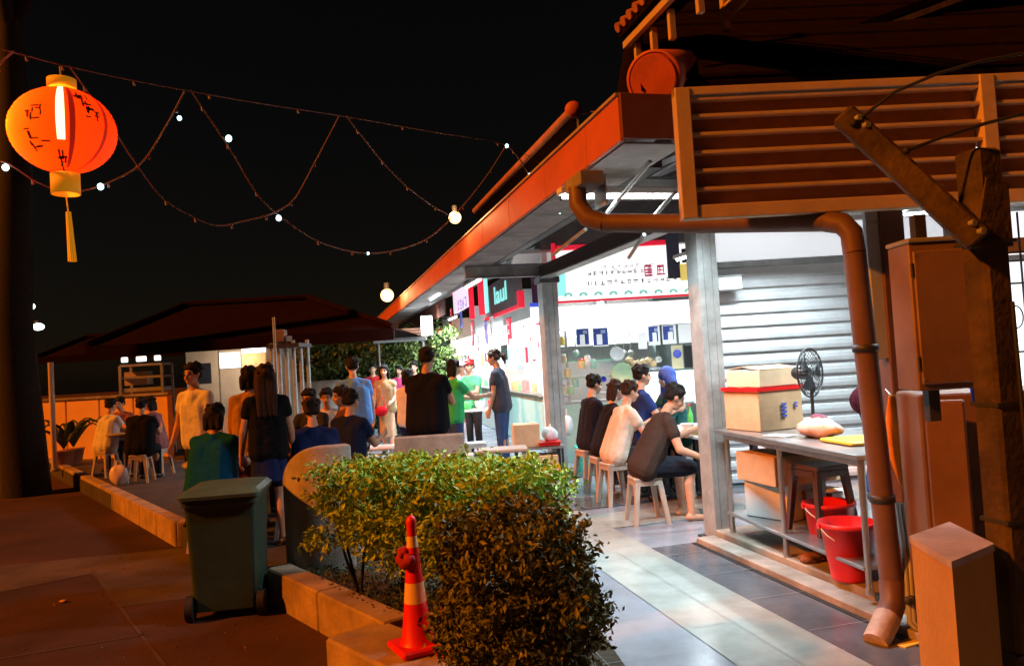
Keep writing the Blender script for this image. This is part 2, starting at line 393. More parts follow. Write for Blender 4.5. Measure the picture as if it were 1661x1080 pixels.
tier(1004, 70, 5.7, 1.9, -1, 'small upper roof tier with scalloped tile ends above the ridge cap', w=.5, posts=(.10, .38, .66, 1.05), pl_=.20)
o3 = P(1176, 22, 5.6); tr = thing('roof_railing', 'pale timber railing at the top edge of the near roof', 'railing', tuple(o3))
mb = MB(); mb.box(Z*.12, (.05, .05, .5), M=Ru); mb.build('post', woodl, tr)
for k in range(3):
    mb = MB(); mb.tube([Z*(k*.09-.05)+V((.0, 0, 0)), -U*2.5+Z*(k*.09+.10)], .022, 6); mb.build('rail', woodl, tr)
# far ridge roll with round cap end
rr = P(930, 178, 8.4); rd = thing('far_ridge', 'far ridge roll with round red end cap above the fascia', 'roof ridge', tuple(rr))
mb = MB(); mb.tube([V((0, 0, 0)), U*5.5], .055, 10); mb.build('ridge_roll', mat('tile_roll', (.42, .17, .12), .7), rd)
mb = MB(); mb.sphere((0, 0, .0), .095, 14, 10, (1, .6, 1)); mb.build('end_cap', fasciam, rd)
mb = MB(); mb.prism([U*.1-Z*.06, U*5.5-Z*.06, U*5.5+T*.5-Z*.5, U*.1+T*.5-Z*.5], (.03, 0, 0)); mb.build('ridge_slope', rooft, rd)
mb = MB(); mb.box(V((.04, 0, -.17)), (.02, .02, .22)); mb.build('post', galv, rd)
mb = MB(); mb.tube([V((.03, 0, -.04)), V((.42, .1, -.02))], .014, 6); mb.build('cross_bar', woodl, rd)

# ------------------------------------------------------------------ columns and beams
def column(s_, t_, h, w, label):
    c = B(s_, t_); r = thing('steel_column', label, 'column', (c.x, c.y, 0), A, 'roof columns along the stall front')
    mb = MB(); mb.box((0, 0, h/2), (w*.35, w, h-.02)); mb.build('web', galv, r)
    for sx in (-1, 1):
        mb = MB(); mb.box((sx*w*.32, 0, h/2), (w*.25, w*1.02, h)); mb.build('flange', galv, r)
    mb = MB(); mb.box((0, 0, .012), (w*1.35, w*1.4, .02)); mb.build('base_plate', darkst, r)
    mb = MB(); mb.box((0, 0, h-.06), (w*1.2, w*1.2, .08)); mb.build('cap_plate', darkst, r)
    return r
c2 = G(906, 768); s2, t2 = st_of(c2)
column(0.05, 0.06, 2.95, .20, 'near galvanised steel column left of the roller shutter')
column(s2, t2, 2.75, .24, 'second grey steel column left of the big white sign')
for i, (px, Y, lb) in enumerate(((720, 22.5, 'thin far grey column behind the woman in green'), (693, 26, 'farthest slim pale column behind the man in black'))):
    x = PX(px, Y); ss, tt = st_of(V((x, Y, 0))); column(ss, tt, 3.0, .22, lb)
bm = thing('roof_beam', 'long dark steel beam joining the tops of the columns', 'beam', tuple(B(0, 0, 2.75)), 0)
d_ = (V((c2.x, c2.y, 0))-B(0.05, .06)); d_.z = 0; Lb = (c2-B(.05,.06)).length+1.1; ang = math.atan2(d_.y, d_.x)
mb = MB(); dn = d_.normalized(); mb.box(dn*(Lb/2-.9)+Z*.06, (Lb, .10, .16), ang); mb.build('beam_web', mat('beam_paint', (.13, .12, .13), .5), bm)
mb = MB(); mb.box(dn*(Lb/2-.9)+Z*(-.04), (Lb, .16, .02), ang); mb.build('beam_flange', galv, bm)

for i, (s_, z_) in ((0, (s2, 2.84)), (2, (0.05, 2.98))):
    q0 = B(s_, te+.1, z_); q1 = B(s_, (t2 if i == 0 else 2.6 if i == 2 else .9), z_); r = thing('tie_beam', ['grey tie beam crossing the roof at the second column', 'farther grey tie beam crossing under the roof', 'near tie beam crossing at the first column'][i], 'beam', tuple(q0), A)
    w_ = (q1-q0).length; mb = MB(); mb.box((w_/2, 0, 0), (w_, .07, .14)); mb.build('beam_web', galv, r); mb = MB(); mb.box((w_/2, 0, -.08), (w_, .13, .015)); mb.build('beam_flange', mat('beam_paint', (.13, .12, .13), .5), r)
    mb = MB(); mb.box((w_/2, 0, .08), (w_, .13, .015)); mb.build('beam_flange', mat('beam_paint', (.13, .12, .13), .5), r)

# ------------------------------------------------------------------ fluorescent fixtures: the place's own lamps, plus one added by the shutter
def fixture(p, ang, power, label, L=1.2, spread=155):
    r = thing('fluorescent_light', label, 'ceiling light', tuple(p), ang, 'fluorescent lights under the roof')
    mb = MB(); mb.box((0, 0, .035), (L, .10, .05), bev=.008); mb.build('housing', whitep, r)
    mb = MB(); mb.tube([(-L/2+.03, 0, -.005), (L/2-.03, 0, -.005)], .016, 8); mb.build('tube', tubem, r)
    ld = bpy.data.lights.new('fluorescent_lamp', 'AREA'); ld.shape = 'RECTANGLE'; ld.size = L; ld.size_y = .10; ld.energy = power*2.0; ld.spread = radians(spread); ld.color = (.80, .94, 1)
    lo = bpy.data.objects.new('lamp', ld); COL.objects.link(lo); lo.parent = r; lo.location = (0, 0, -.035)
    return r
fa = pi/2+A
fixture(P(1030, 318, 5.7), A+.02, 58, 'lit fluorescent tube hanging behind the downpipe elbow', spread=150)
fixture(B(-1.6, 1.3, 2.85), fa, 75, 'fluorescent light above the stainless work table', spread=125)
fixture(V((PX(1262, 8.0), 8.0, 2.95)), .02, 36, 'added fluorescent light brightening the roller shutter from close in front', spread=130)  # unseen lamp added to brighten the shutter
fixture(B(2.8, 1.5, 2.8), fa, 60, 'fluorescent light over the seated diners')
fixture(B(5.9, -.75, 2.84), fa, 60, 'fluorescent light in front of the second column')
fixture(B(8.6, -.95, 2.9), fa, 110, 'fluorescent light over the queue by the stalls')
fixture(B(14, .3, 2.8), fa, 130, 'farthest fluorescent light by the distant stalls')

# ------------------------------------------------------------------ stall with the big white sign
def glyphs(mb, o, ex, ez, n, w, h, seed, nrm, th=.004, dens=5):
    rnd = random.Random(seed)
    for i in range(n):
        base = o+ex*(i*w*1.18)
        for k in range(dens):
            hor = rnd.random() < .5; a = rnd.uniform(.05, .6); b_ = rnd.uniform(.05, .9)
            if hor: c = base+ex*(w*.5)+ez*(h*b_); dx, dz = w*rnd.uniform(.4, .95), h*.10
            else: c = base+ex*(w*rnd.uniform(.15, .85))+ez*(h*.5); dx, dz = w*.10, h*rnd.uniform(.4, .95)
            p = [c-ex*dx/2-ez*dz/2, c+ex*dx/2-ez*dz/2, c+ex*dx/2+ez*dz/2, c-ex*dx/2+ez*dz/2]
            mb.prism(p, nrm*th)
YS = 11.8
XR2 = V((cos(.035), sin(.035), 0)); NF = V((sin(.035), -cos(.035), 0))   # stall front runs almost square to the view
sA = P(893, 760, YS); SA = V((PX(893, YS), YS, 0)); 
def SP(px, py, off=0.0):       # a point on the stall-front plane under a picture position
    r = ray(px, py); t = (SA-CAM).dot(NF)/r.dot(NF); return CAM+r*t+NF*off
def panel(mb, px0, py0, px1, py1, off, th):       # upright panel on the stall front, from corner to corner
    a = SP(px0, (py0+py1)/2, off); b = SP(px1, (py0+py1)/2, off); zt = SP((px0+px1)/2, py0, off).z; zb = SP((px0+px1)/2, py1, off).z
    w = (b-a).dot(XR2); c = (a+b)/2; mb.box((c.x, c.y, (zt+zb)/2), (w, th, abs(zt-zb)), math.atan2(XR2.y, XR2.x)); return c, w, zb, zt
def wrel(o, mb):  # shift builder geometry so that it sits under parent empty
    L = o.location; mb.v = [(v[0]-L[0], v[1]-L[1], v[2]-L[2]) for v in mb.v]; return mb
stall = thing('food_stall', 'open food stall kitchen under the large white lit sign', 'stall', tuple(SP(1000, 745)))
def part(px0, py0, px1, py1, off, th, name, m, par=stall, label=None):
    mb = MB(); panel(mb, px0, py0, px1, py1, off, th); wrel(par, mb); o = mb.build(name, m, par)
    if label: o['label'] = label
    return o
part(893, 352, 1290, 752, -2.4, .08, 'back_wall', mat('kitchen_tile', (.34, .42, .40), .35, 0, .2, 3, .05))
part(1128, 352, 1290, 752, -.1, .08, 'side_wall', whitew)
mb = MB(); a = SP(888, 500, .05); c = a-NF*1.25; mb.box((c.x, c.y, 1.75), (.08, 2.4, 3.5), math.atan2(XR2.y, XR2.x)); wrel(stall, mb); mb.build('partition', whitew, stall)
mb = MB(); c = SP(1060, 500)-NF*1.2; mb.box((c.x, c.y, 3.25), (4.2, 2.5, .06), .035); wrel(stall, mb); mb.build('ceiling', whitew, stall)
part(897, 492, 1122, 530, -.02, .06, 'header', signw)
# counter with glass case
part(897, 650, 1122, 752, .0, .06, 'counter_front', plain('counter_teal', (.32, .5, .46), rough=.3))
mb = MB(); a = SP(1010, 650); a = a-NF*.3; mb.box((a.x, a.y, a.z), (2.15, .62, .04), .035, .008); wrel(stall, mb); mb.build('counter_top', steel, stall)
for k, (y0, m_) in enumerate(((612, greenp), (650, steel))):
    pass
for (y_) in (585, 612):
    mb = MB(); a = SP(955, y_)-NF*.25; mb.box((a.x, a.y, a.z), (1.1, .34, .015), .035); wrel(stall, mb); mb.build('glass_shelf', plain('green_glass_shelf', (.12, .5, .25), rough=.15), stall)
mb = MB(); a = SP(955, 618)-NF*.05; mb.box((a.x, a.y, a.z), (1.1, .01, .62), .035); wrel(stall, mb); mb.build('glass_pane', glassm, stall)
fixture(SP(1000, 480)-NF*1.0+Z*(-.02)+V((0,0,.15)), .035, 60, 'fluorescent light inside the kitchen of the white-signed stall')
# big sign
sg = thing('shop_sign', 'large white lit stall sign with red frame and pale green flowers', 'sign', tuple(SP(1000, 440, .12)))
def spart(a, b, c, d, off, th, name, m, par): return part(a, b, c, d, off, th, name, m, par)
spart(901, 404, 1118, 484, .12, .10, 'sign_box', signw, sg)
spart(895, 398, 901, 492, .14, .14, 'side_frame', signr, sg)
spart(901, 484, 1118, 487, .13, .12, 'bottom_frame', signr, sg)
spart(901, 397, 1075, 404, .13, .12, 'top_frame', signr, sg)
part(870, 250, 1300, 396, .10, .10, 'bulkhead', ceilm)
spart(902, 440, 916, 482, .175, .004, 'cyan_band', signc, sg)
mb = MB()
for k in range(9):
    c = SP(920+k*24, 481-k*.9, .175); 
    for j in range(5):
        a_ = j*pi/4; q = c+XR2*(cos(a_)*.045)+Z*(sin(a_)*.03)
        mb.sphere(q, .024, 8, 5, (1, .2, .8))
wrel(sg, mb); mb.build('flower_row', plain('flower_green', (.2, .6, .5), var=0, emit=.5, ec=(.4, .95, .85)), sg)
mb = MB(); glyphs(mb, SP(950, 450, .176), XR2, Z, 11, .075, .07, 3, NF); glyphs(mb, SP(975, 438, .176), XR2, Z, 8, .085, .05, 11, NF, dens=3); wrel(sg, mb); mb.build('lettering', ink, sg)['kind'] = 'stuff'
mb = MB(); glyphs(mb, SP(950, 466, .176), XR2, Z, 14, .085, .075, 5, NF); wrel(sg, mb); mb.build('lettering', ink, sg)
for j_ in (0, 1): mb = MB(); glyphs(mb, SP(1040, 452, .178)+XR2*(.19*j_), XR2, Z, 1, .16, .2, 8+j_, NF, dens=12); wrel(sg, mb); mb.build('lettering', inkp, sg)
mb = MB(); mb.tube([SP(1010+22*cos(t), 428+16*sin(t), .18)-V(sg.location) for t in [x*pi/8 for x in range(1, 8)]], .008, 5); mb.build('bowl_emblem', plain('emblem_grey', (.5, .55, .5), var=0, emit=.6), sg)
ut = [('ladle', 938), ('ladle', 1004), ('ladle', 1018), ('strainer', 1030)]
for i, (nm, px) in enumerate(ut):
    c = SP(px, 568, -.35); r = thing(nm, ['steel ladle hanging left of the glass shelf', 'steel ladle hanging behind the white bowl', 'steel ladle hanging right of the white bowl', 'steel strainer hanging above the noodle bundles'][i], 'utensil', tuple(c)); mb = MB(); mb.tube([(0, 0, .3), (0, 0, 0)], .008, 6); mb.build('handle', steel, r); mb = MB(); mb.sphere((0, -.02, -.04), .06, 12, 8, (1, .5, .8)); mb.build('scoop', steel, r)
for i in range(7):
    c = SP(1012+i*15, 640, -.28); r = thing('sauce_bottle', ['red', 'yellow', 'green', 'white', 'amber', 'teal', 'brown'][i]+' capped sauce bottle on the counter behind the diners', 'bottle', (c.x, c.y, SP(1010, 650).z+.02)); mb = MB(); mb.lathe((0, 0, 0), [(.04, 0), (.042, .03), (.042, .15), (.016, .20), (.016, .23)], 12); mb.build('bottle_body', [redp, yellowp, greenp, whitep, orangep, tealp, brownp][i], r); mb = MB(); mb.lathe((0, 0, .231), [(.02, 0), (.018, .03)], 10); mb.build('cap', [whitep, redp][i % 2], r)
for i in range(3):
    c = SP(1052+i*18, 622, -1.0); r = thing('stock_pot', ['left', 'middle', 'right'][i]+' steel stock pot at the back of the kitchen', 'pot', (c.x, c.y, 1.0)); mb = MB(); mb.lathe((0, 0, 0), [(.15, 0), (.16, .02), (.16, .30), (.17, .31)], 18); mb.build('pot_body', steel, r); mb = MB(); mb.lathe((0, 0, .312), [(.165, 0), (.10, .03), (.02, .045)], 18); mb.build('lid', steel, r)
bk = thing('kitchen_bench', 'steel cooking bench at the back of the kitchen', 'bench', tuple(SP(1060, 745, -1.0))); bk.location.z = 0; mb = MB(); mb.box((0, 0, .97), (1.5, .55, .05), .035); mb.build('bench_top', steel, bk)
for sx in (-.65, .65): mb = MB(); mb.box((sx, 0, .47), (.05, .4, .94)); mb.build('leg', steel, bk)
# second sign panels at right, dark
dk = thing('dark_banner', 'dark hanging banner at the right end of the white sign', 'banner', tuple(SP(1085, 420, .3)))
spart(1074, 380, 1094, 455, .3, .03, 'banner_panel', plain('banner_dark', (.07, .06, .09)), dk)
yb = thing('yellow_tag', 'small yellow sign hanging beside the dark banner', 'sign', tuple(SP(1103, 450, .3)))
spart(1095, 432, 1112, 458, .3, .03, 'panel', plain('yellow_sign', (.8, .55, .08), emit=.6, ec=(1, .75, .2)), yb)
spart(1098, 408, 1108, 430, .3, .03, 'hanger', darkst, yb)

# posters, bowls, clutter: each a thing
def poster(px0, py0, px1, py1, off, label, kind=0):
    r = thing('menu_poster', label, 'poster', tuple(SP((px0+px1)/2, (py0+py1)/2, off)), group='menu posters hanging in the white-signed stall')
    spart(px0, py0, px1, py1, off, .01, 'paper', posterm if kind != 2 else plain('poster_yellow', (.75, .65, .4)), r)
    w = px1-px0; hgt = py1-py0
    if kind == 1:
        q_ = (px0*7 % 5)/5; spart(px0+1, py0+1, px1-1-q_*4, py1-2-q_*6, off+.008, .006, 'blue_print', blueink, r)
        spart(px0+w*(.25+.2*q_), py0+hgt*.35, px0+w*(.6+.2*q_), py1-3, off+.014, .006, 'white_print', posterm, r)
        spart(px0+w*.5, py0+hgt*.12, px0+w*.8, py0+hgt*.3, off+.014, .006, 'pale_print', plain('pale_print', (.5, .6, .8)), r)
    elif kind == 2:
        mb = MB(); mb.lathe((0, 0, 0), [(.001, 0), (.065, 0), (.065, .01), (.001, .01)], 16, M=NF.to_track_quat('Z', 'Y').to_matrix()); o = mb.build('round_badge', plain('badge_blue', (.12, .16, .7)), r); o.location = NF*.008+Z*.05
    return r
for q in ((933, 533, 955, 562, .1, 'blue and white menu poster at the left of the stall opening', 1), (960, 532, 985, 562, .1, 'second blue and white menu poster from the left in the stall opening', 1),
          (1033, 540, 1047, 566, .1, 'plain white notice left of the right-hand menu posters', 0), (1049, 529, 1068, 560, .1, 'blue edged menu poster in the middle of the right-hand row', 1),
          (1072, 528, 1094, 558, .1, 'blue edged menu poster near the yellow safety notice', 1), (1098, 526, 1118, 556, .1, 'pale menu poster with red top beside the near column', 0),
          (1088, 560, 1106, 598, .06, 'pale yellow notice with a blue round badge', 2)): poster(*q)
mb = MB(); r = thing('notice_board', 'black narrow board right of the blue badge notice', 'board', tuple(SP(1114, 580, .05))); spart(1108, 558, 1121, 596, .05, .02, 'panel', blackr, r)
spart(1109, 559, 1120, 560.5, .07, .02, 'edge_strip', steel, r)
fr = thing('drinks_cabinet', 'white glowing cabinet behind the woman in the blue headscarf', 'cabinet', tuple(SP(1075, 650, .12)))
spart(1040, 602, 1122, 655, .1, .2, 'cabinet_body', plain('lit_cabinet', (.8, .85, .85), emit=.9, ec=(.85, 1, 1)), fr)
spart(1042, 652, 1120, 655, .22, .02, 'trim', steel, fr)
spart(1080, 604, 1082, 651, .21, .01, 'door_gap', galv, fr)
random.seed(21)
# hanging bowl, strainers and tubs on the stall
def item(px, py, off, label, cat, shape, m, r_=.08, group=None):
    c = SP(px, py, off); t_ = thing(cat.replace(' ', '_'), label, cat, tuple(c), group=group); mb = MB()
    if shape == 'disc':
        Mq = (NF+V((0, 0, .3))).normalized().to_track_quat('Z', 'Y').to_matrix(); mb.lathe((0, 0, 0), [(.01, -.05), (r_*.6, -.045), (r_, 0), (r_*1.04, .012), (r_*.9, .005), (r_*.5, -.03), (.01, -.035)], 18, M=Mq); mb.build('bowl', m, t_)
        mb = MB(); mb.tube([V((0, 0, r_)), V((0, 0, r_+.09))], .004, 5); mb.build('hook', steel, t_)
    elif shape == 'jar':
        mb.lathe((0, 0, 0), [(r_*.9, 0), (r_, .02), (r_, r_*2), (r_*.75, r_*2.3)], 12); mb.build('jar_body', m, t_)
        mb = MB(); mb.lathe((0, 0, 0), [(r_*.8, r_*2.31), (r_*.8, r_*2.6), (r_*.3, r_*2.7)], 12); mb.build('lid', redp if random.random() < .3 else whitep, t_)
    elif shape == 'bag':
        blob(mb, (0, 0, r_*.7), r_, 3); mb.build('bag', m, t_)
        mb = MB(); mb.capsule((0, 0, r_*1.4), (.01, 0, r_*1.9), r_*.25, r_*.1); mb.build('knot', m, t_)
    return t_
def blob(mb, c, r, seed, sc=(1, .8, .8), amp=.22):
    rnd = random.Random(seed); n, m = 14, 10; c = V(c); ph = [rnd.uniform(0, 6) for _ in range(6)]; vs = []
    for i in range(m+1):
        t = pi*i/m
        for j in range(n):
            a = 2*pi*j/n; k = 1+amp*(sin(3*a+ph[0])*sin(2*t+ph[1])+.5*sin(5*a+ph[2]+t*3))*sin(t)
            vs.append(c+V((r*k*sc[0]*sin(t)*cos(a), r*k*sc[1]*sin(t)*sin(a), -r*k*sc[2]*cos(t))))
    mb.add(vs, [(i*n+j, i*n+(j+1) % n, (i+1)*n+(j+1) % n, (i+1)*n+j) for i in range(m) for j in range(n)], True)
item(1001, 574, .0, 'white round bowl hanging in the middle of the stall', 'bowl', 'disc', whitep, .11)
item(1010, 606, .0, 'large pale green round tray behind the diners', 'tray', 'disc', plain('pale_green', (.42, .55, .33)), .17)
item(1075, 583, -.3, 'small white cup hanging at the back of the kitchen', 'cup', 'disc', whitep, .05)
item(978, 615, .05, 'blue round sticker tub on the stall counter', 'tub', 'disc', plain('tub_blue', (.05, .06, .5)), .045)
for k in range(6): item(1024+k*8, 592+random.uniform(-5, 5), -.2, 'small tan noodle bundle in the row above the stall counter', 'noodle bundle', 'bag', plain('noodle_tan', (.65, .45, .25)), .06, 'tan noodle bundles in a row above the counter')
jars = [(912, 560, yellowp, 'yellow jar on top of the left rack'), (915, 590, card2, 'tan jar below the yellow jar on the left rack'), (922, 612, yellowp, 'amber jar on the lower left rack'), (935, 628, tealp, 'teal jar at the left of the counter'),
        (945, 598, yellowp, 'yellow bag jar in the middle of the glass shelf'), (955, 592, whitep, 'white jar beside the yellow bag on the glass shelf'), (965, 598, tealp, 'teal jar at the right of the glass shelf'), (915, 640, yellowp, 'yellow tub at the foot of the rack'), (928, 640, greenp, 'green tub beside the yellow tub')]
for px, py, m_, lb in jars: item(px, py, -.12, lb, 'jar', 'jar', m_, .055)
rk = thing('metal_rack', 'steel rack against the left partition of the white-signed stall', 'rack', tuple(SP(916, 740, -.35)))
for dx in (-.16, .16):
    for dy in (-.12, .12):
        mb = MB(); mb.box((dx, dy, 1.0), (.025, .025, 2.0)); mb.build('leg', steel, rk)
for z_ in (.5, .9, 1.25, 1.6): mb = MB(); mb.box((0, 0, z_), (.37, .29, .02)); mb.build('shelf', steel, rk)
ex = thing('extractor_hood', 'steel extractor hood at the back of the kitchen', 'extractor hood', tuple(SP(1000, 556, -1.4)))
mb = MB(); mb.hexa([V((-.9, -.35, 0)), V((.9, -.35, 0)), V((.9, .35, 0)), V((-.9, .35, 0))], [V((-.5, -.2, .3)), V((.5, -.2, .3)), V((.5, .2, .3)), V((-.5, .2, .3))]); mb.build('hood', steel, ex)
mb = MB(); mb.tube([(0, 0, .3), (0, 0, .75)], .12, 12); mb.build('duct', steel, ex)

# ------------------------------------------------------------------ roller shutter wall at right
YH = 9.0
def HP(px, py, Y=YH): return P(px, py, Y)
a = HP(1150, 430); b = HP(1640, 430); sh = thing('roller_shutter', 'closed grey roller shutter behind the stainless work table', 'shutter', (a.x, YH, 0), 0.02)
wsh = 2.75; ztop = HP(1270, 428).z; pitch_ = .150; n_ = int(ztop/pitch_)
slat_me = None
for i in range(n_):
    z_ = .02+i*pitch_
    if slat_me is None:
        mb = MB(); prof = [(0, 0), (-.028, .02), (-.034, .06), (-.026, .105), (-.004, .118), (0, pitch_-.006)]
        vs = []; 
        for x in (0, wsh):
            for (dy, dz) in prof: vs.append((x, dy, dz))
            vs += [(x, .02, pitch_-.006), (x, .02, 0)]
        k = 8; mb.add(vs, [(j, (j+1) % k, k+(j+1) % k, k+j) for j in range(k)], False); mb.add(vs[:k], [tuple(range(k))]); mb.add(vs[k:], [tuple(range(k-1, -1, -1))])
        o = mb.build('slat', shutm, sh); slat_me = o.data
    else:
        o = bpy.data.objects.new('slat', slat_me); COL.objects.link(o); o.parent = sh
    o.location = (0, 0, z_)
mb = MB(); mb.box((wsh/2, -.03, ztop+.02), (wsh, .12, .07)); mb.build('shutter_box', mat('shutter_box', (.30, .31, .31), .5), sh)  # grey box also stands for the thin shadow strip under the header
mb = MB(); mb.box((-.05, -.01, 1.6), (.08, .12, 3.2)); mb.build('guide_rail', galv, sh)
mb = MB(); mb.box((wsh+.05, -.01, 1.6), (.08, .12, 3.2)); mb.build('guide_rail', galv, sh)
wl_ = thing('fascia_wall', 'white plastered wall above the roller shutter with header boards made to glow', 'wall', (a.x, YH+.06, 0), .02)
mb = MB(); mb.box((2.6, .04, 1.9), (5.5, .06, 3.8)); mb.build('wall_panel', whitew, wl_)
mb = MB(); mb.box((1.4, -.06, ztop+.27), (2.72, .12, .40)); mb.build('header_board', plain('header_glow', (.8, .82, .85), rough=.4, emit=.62, ec=(.92, .96, 1)), wl_)  # boards glow in place of the light falling on them
mb = MB(); mb.box((4.2, -.08, ztop+.27), (2.6, .12, .42)); mb.build('header_board', plain('header_glow', (.8, .82, .85), rough=.4, emit=.62, ec=(.92, .96, 1)), wl_)
sb2 = thing('switch_box', 'small white box fixed at the top left of the shutter', 'box', tuple(P(1182, 460, 8.85)))
mb = MB(); mb.box((0, 0, 0), (.28, .12, .16), bev=.01); mb.build('casing', whitep, sb2)
mb = MB(); mb.box((0, 0, .085), (.30, .14, .012)); mb.build('top_flange', galv, sb2)

# ------------------------------------------------------------------ row of stalls running away at the left of the second column
r0 = V((PX(886, 13.2), 13.2, 0)); r1 = V((PX(728, 27), 27, 0)); RD = (r1-r0).normalized(); RN = V((-RD.y, RD.x, 0))   # RN points to the camera's left
if RN.x > 0: RN = -RN
RL_ = (r1-r0).length; angR = math.atan2(RD.y, RD.x)
def RP(k, z, off=0.0): return r0+RD*k+Z*z+RN*off
def kpx(px):   # distance along the row for a column of the picture
    a_ = (px-W/2+4)/F; return (r0.x-a_*r0.y)/(a_*RD.y-RD.x)
def rz_(px, py):  # height on the row plane of a picture position
    k = kpx(px); Y = (r0+RD*k).y; return P(px, py, Y).z
def stallrow(k0, k1, label, accent):
    o_ = RP((k0+k1)/2, 0); r = thing('food_stall', label, 'stall', tuple(o_), angR, 'stalls in the row running away')
    L = k1-k0
    mb = MB(); mb.box((0, -1.9, 1.6), (L, .08, 3.2)); mb.build('back_wall', mat('stall_back', (.5, .6, .58), .5, 0, .3, 3), r)
    for x in (-L/2+.04, L/2-.04): mb = MB(); mb.box((x, -.95, 1.6), (.07, 1.85, 3.2)); mb.build('partition', whitew, r)
    mb = MB(); mb.box((0, -.1, .48), (L-.2, .5, .94), bev=.01); mb.build('counter', plain('counter_'+accent[0], accent[1], rough=.3), r)
    mb = MB(); mb.box((0, -.08, .965), (L-.15, .6, .03)); mb.build('counter_top', steel, r)
    mb = MB(); mb.box((0, .1, 1.25), (L-.4, .012, .5)); mb.build('glass_pane', glassm, r)
    mb = MB(); mb.box((0, -.1, 1.5), (L-.4, .45, .02)); mb.build('glass_shelf', glassm, r)
    mb = MB(); mb.box((0, .02, 2.12), (L-.1, .05, .52)); mb.build('menu_board', signw, r)
    mb = MB()
    rnd = random.Random(int(k0*10))
    for i in range(int(L/.28)):
        x = -L/2+.3+i*.27
        glyphs(mb, V((x, .047, 1.93)), V((1, 0, 0)), Z, 1, .13, .15, int(i+k0*7), V((0, 1, 0)), dens=4)
        glyphs(mb, V((x, .047, 2.13)), V((1, 0, 0)), Z, 1, .13, .17, int(i*3+k0*5), V((0, 1, 0)), dens=4)
    mb.build('menu_lettering', plain('menu_ink', (.45, .03, .06), var=0), r)
    for z_ in (1.35, 1.75, 2.15):
        mb = MB(); mb.box((0, -1.72, z_), (L-.3, .25, .025)); mb.build('back_shelf', steel, r)
        for i in range(int(L*3)):
            x = -L/2+.3+i*.33+rnd.uniform(-.05, .05)
            if x > L/2-.2: break
            mb = MB(); rr_ = rnd.uniform(.05, .10); mb.lathe((x, -1.68, z_+.013), [(rr_, 0), (rr_, rr_*2), (rr_*.5, rr_*2.6), (rr_*.4, rr_*3)], 8); mb.build('tin', rnd.choice([yellowp, tealp, redp, whitep, greenp, card2, blueink]), r)
    for i in range(int(L*1.6)):
        x = -L/2+.3+i*.6+rnd.uniform(-.08, .08); mb = MB(); hh_ = rnd.uniform(.16, .34); mb.box((x, .08, 1.84-hh_/2), (rnd.uniform(.14, .24), .012, hh_)); mb.build('price_card', rnd.choice([posterm, signr, yellowp, blueink, signc, posterm]), r)
    for i in range(int(L*2)):
        x = rnd.uniform(-L/2+.3, L/2-.3); mb = MB(); rr_ = rnd.uniform(.05, .09); mb.lathe((x, rnd.uniform(-.15, .05), .98), [(rr_, 0), (rr_, rr_*2.4), (rr_*.7, rr_*2.8), (rr_*.2, rr_*3)], 10)
        mb.build('jar', rnd.choice([yellowp, tealp, redp, whitep, greenp]), r)
    return r
ks = [0.05, kpx(812), kpx(765), kpx(728)]
stallrow(ks[0], ks[1], 'near stall of the row with green lettering sign and teal counter', ('teal', (.12, .55, .45)))
stallrow(ks[1], ks[2], 'middle stall of the row behind the man in grey', ('pale', (.6, .62, .6)))
stallrow(ks[2], ks[3], 'farthest stall of the row behind the woman in green', ('red', (.55, .2, .15)))
def rowsign(pxa, pxb, ya, yb_, off, th, name, m, par):    # upright panel on the row plane between picture columns; ya, yb_ read at the first column
    k0, k1 = kpx(pxa), kpx(pxb); zt, zb = rz_(pxa, ya), rz_(pxa, yb_); c = RP((k0+k1)/2, (zt+zb)/2, off)
    mb = MB(); mb.box(c, (abs(k1-k0), th, zt-zb), angR); wrel(par, mb); return mb.build(name, m, par)
gs = thing('shop_sign', 'dark stall sign with big pale green letters laul and red frame', 'sign', tuple(RP(kpx(840), 3, .3)))
rowsign(868, 806, 432, 492, .26, .05, 'panel', mat('sign_grey', (.18, .17, .18), .5), gs)
rowsign(868, 806, 492, 498, .30, .06, 'bottom_frame', signr, gs)
rowsign(806, 800, 420, 508, .3, .14, 'side_frame', signr, gs)
rowsign(872, 868, 470, 497, .3, .10, 'side_frame', signr, gs)
rowsign(812, 806.5, 430, 505, .3, .02, 'cyan_band', signc, gs)
def text(s_, size, loc, rot, m, par, name='lettering', ext=.004):
    cu = bpy.data.curves.new(name, 'FONT'); cu.body = s_; cu.size = size; cu.extrude = ext; cu.align_x = 'CENTER'; cu.align_y = 'CENTER'; cu.materials.append(m)
    cu.offset = size*.012
    o = bpy.data.objects.new(name, cu); COL.objects.link(o); bpy.context.view_layer.update()
    me = bpy.data.meshes.new_from_object(o.evaluated_get(bpy.context.evaluated_depsgraph_get())); bpy.data.objects.remove(o); o = bpy.data.objects.new(name, me); COL.objects.link(o); o.parent = par; o.location = loc; o.rotation_euler = rot; return o
c = RP(kpx(834), rz_(834, 476), .30)-V(gs.location); tx_ = text('laul', .52, c, (pi/2, 0, angR+pi), signc, gs); tx_.scale = (2.1, 1, 1)
ps_ = thing('shop_sign', 'tall pinkish white lit sign panel with red frame beyond the green lettering sign', 'sign', tuple(RP(kpx(785), 3, .5)))
rowsign(797, 765, 450, 492, .5, .08, 'panel', plain('pink_sign', (.8, .6, .8), var=.1, emit=.9, ec=(1, .85, 1)), ps_)
rowsign(798, 760, 444, 451, .52, .09, 'top_frame', signr, ps_)
rowsign(800, 797, 446, 515, .52, .09, 'side_frame', signr, ps_)
mb = MB(); glyphs(mb, RP(kpx(792), 2.9, .545), RD, Z, 4, .4, .4, 4, RN, dens=6); wrel(ps_, mb); mb.build('lettering', plain('violet_ink', (.3, .1, .6), var=0, emit=.4, ec=(.7, .5, 1)), ps_)
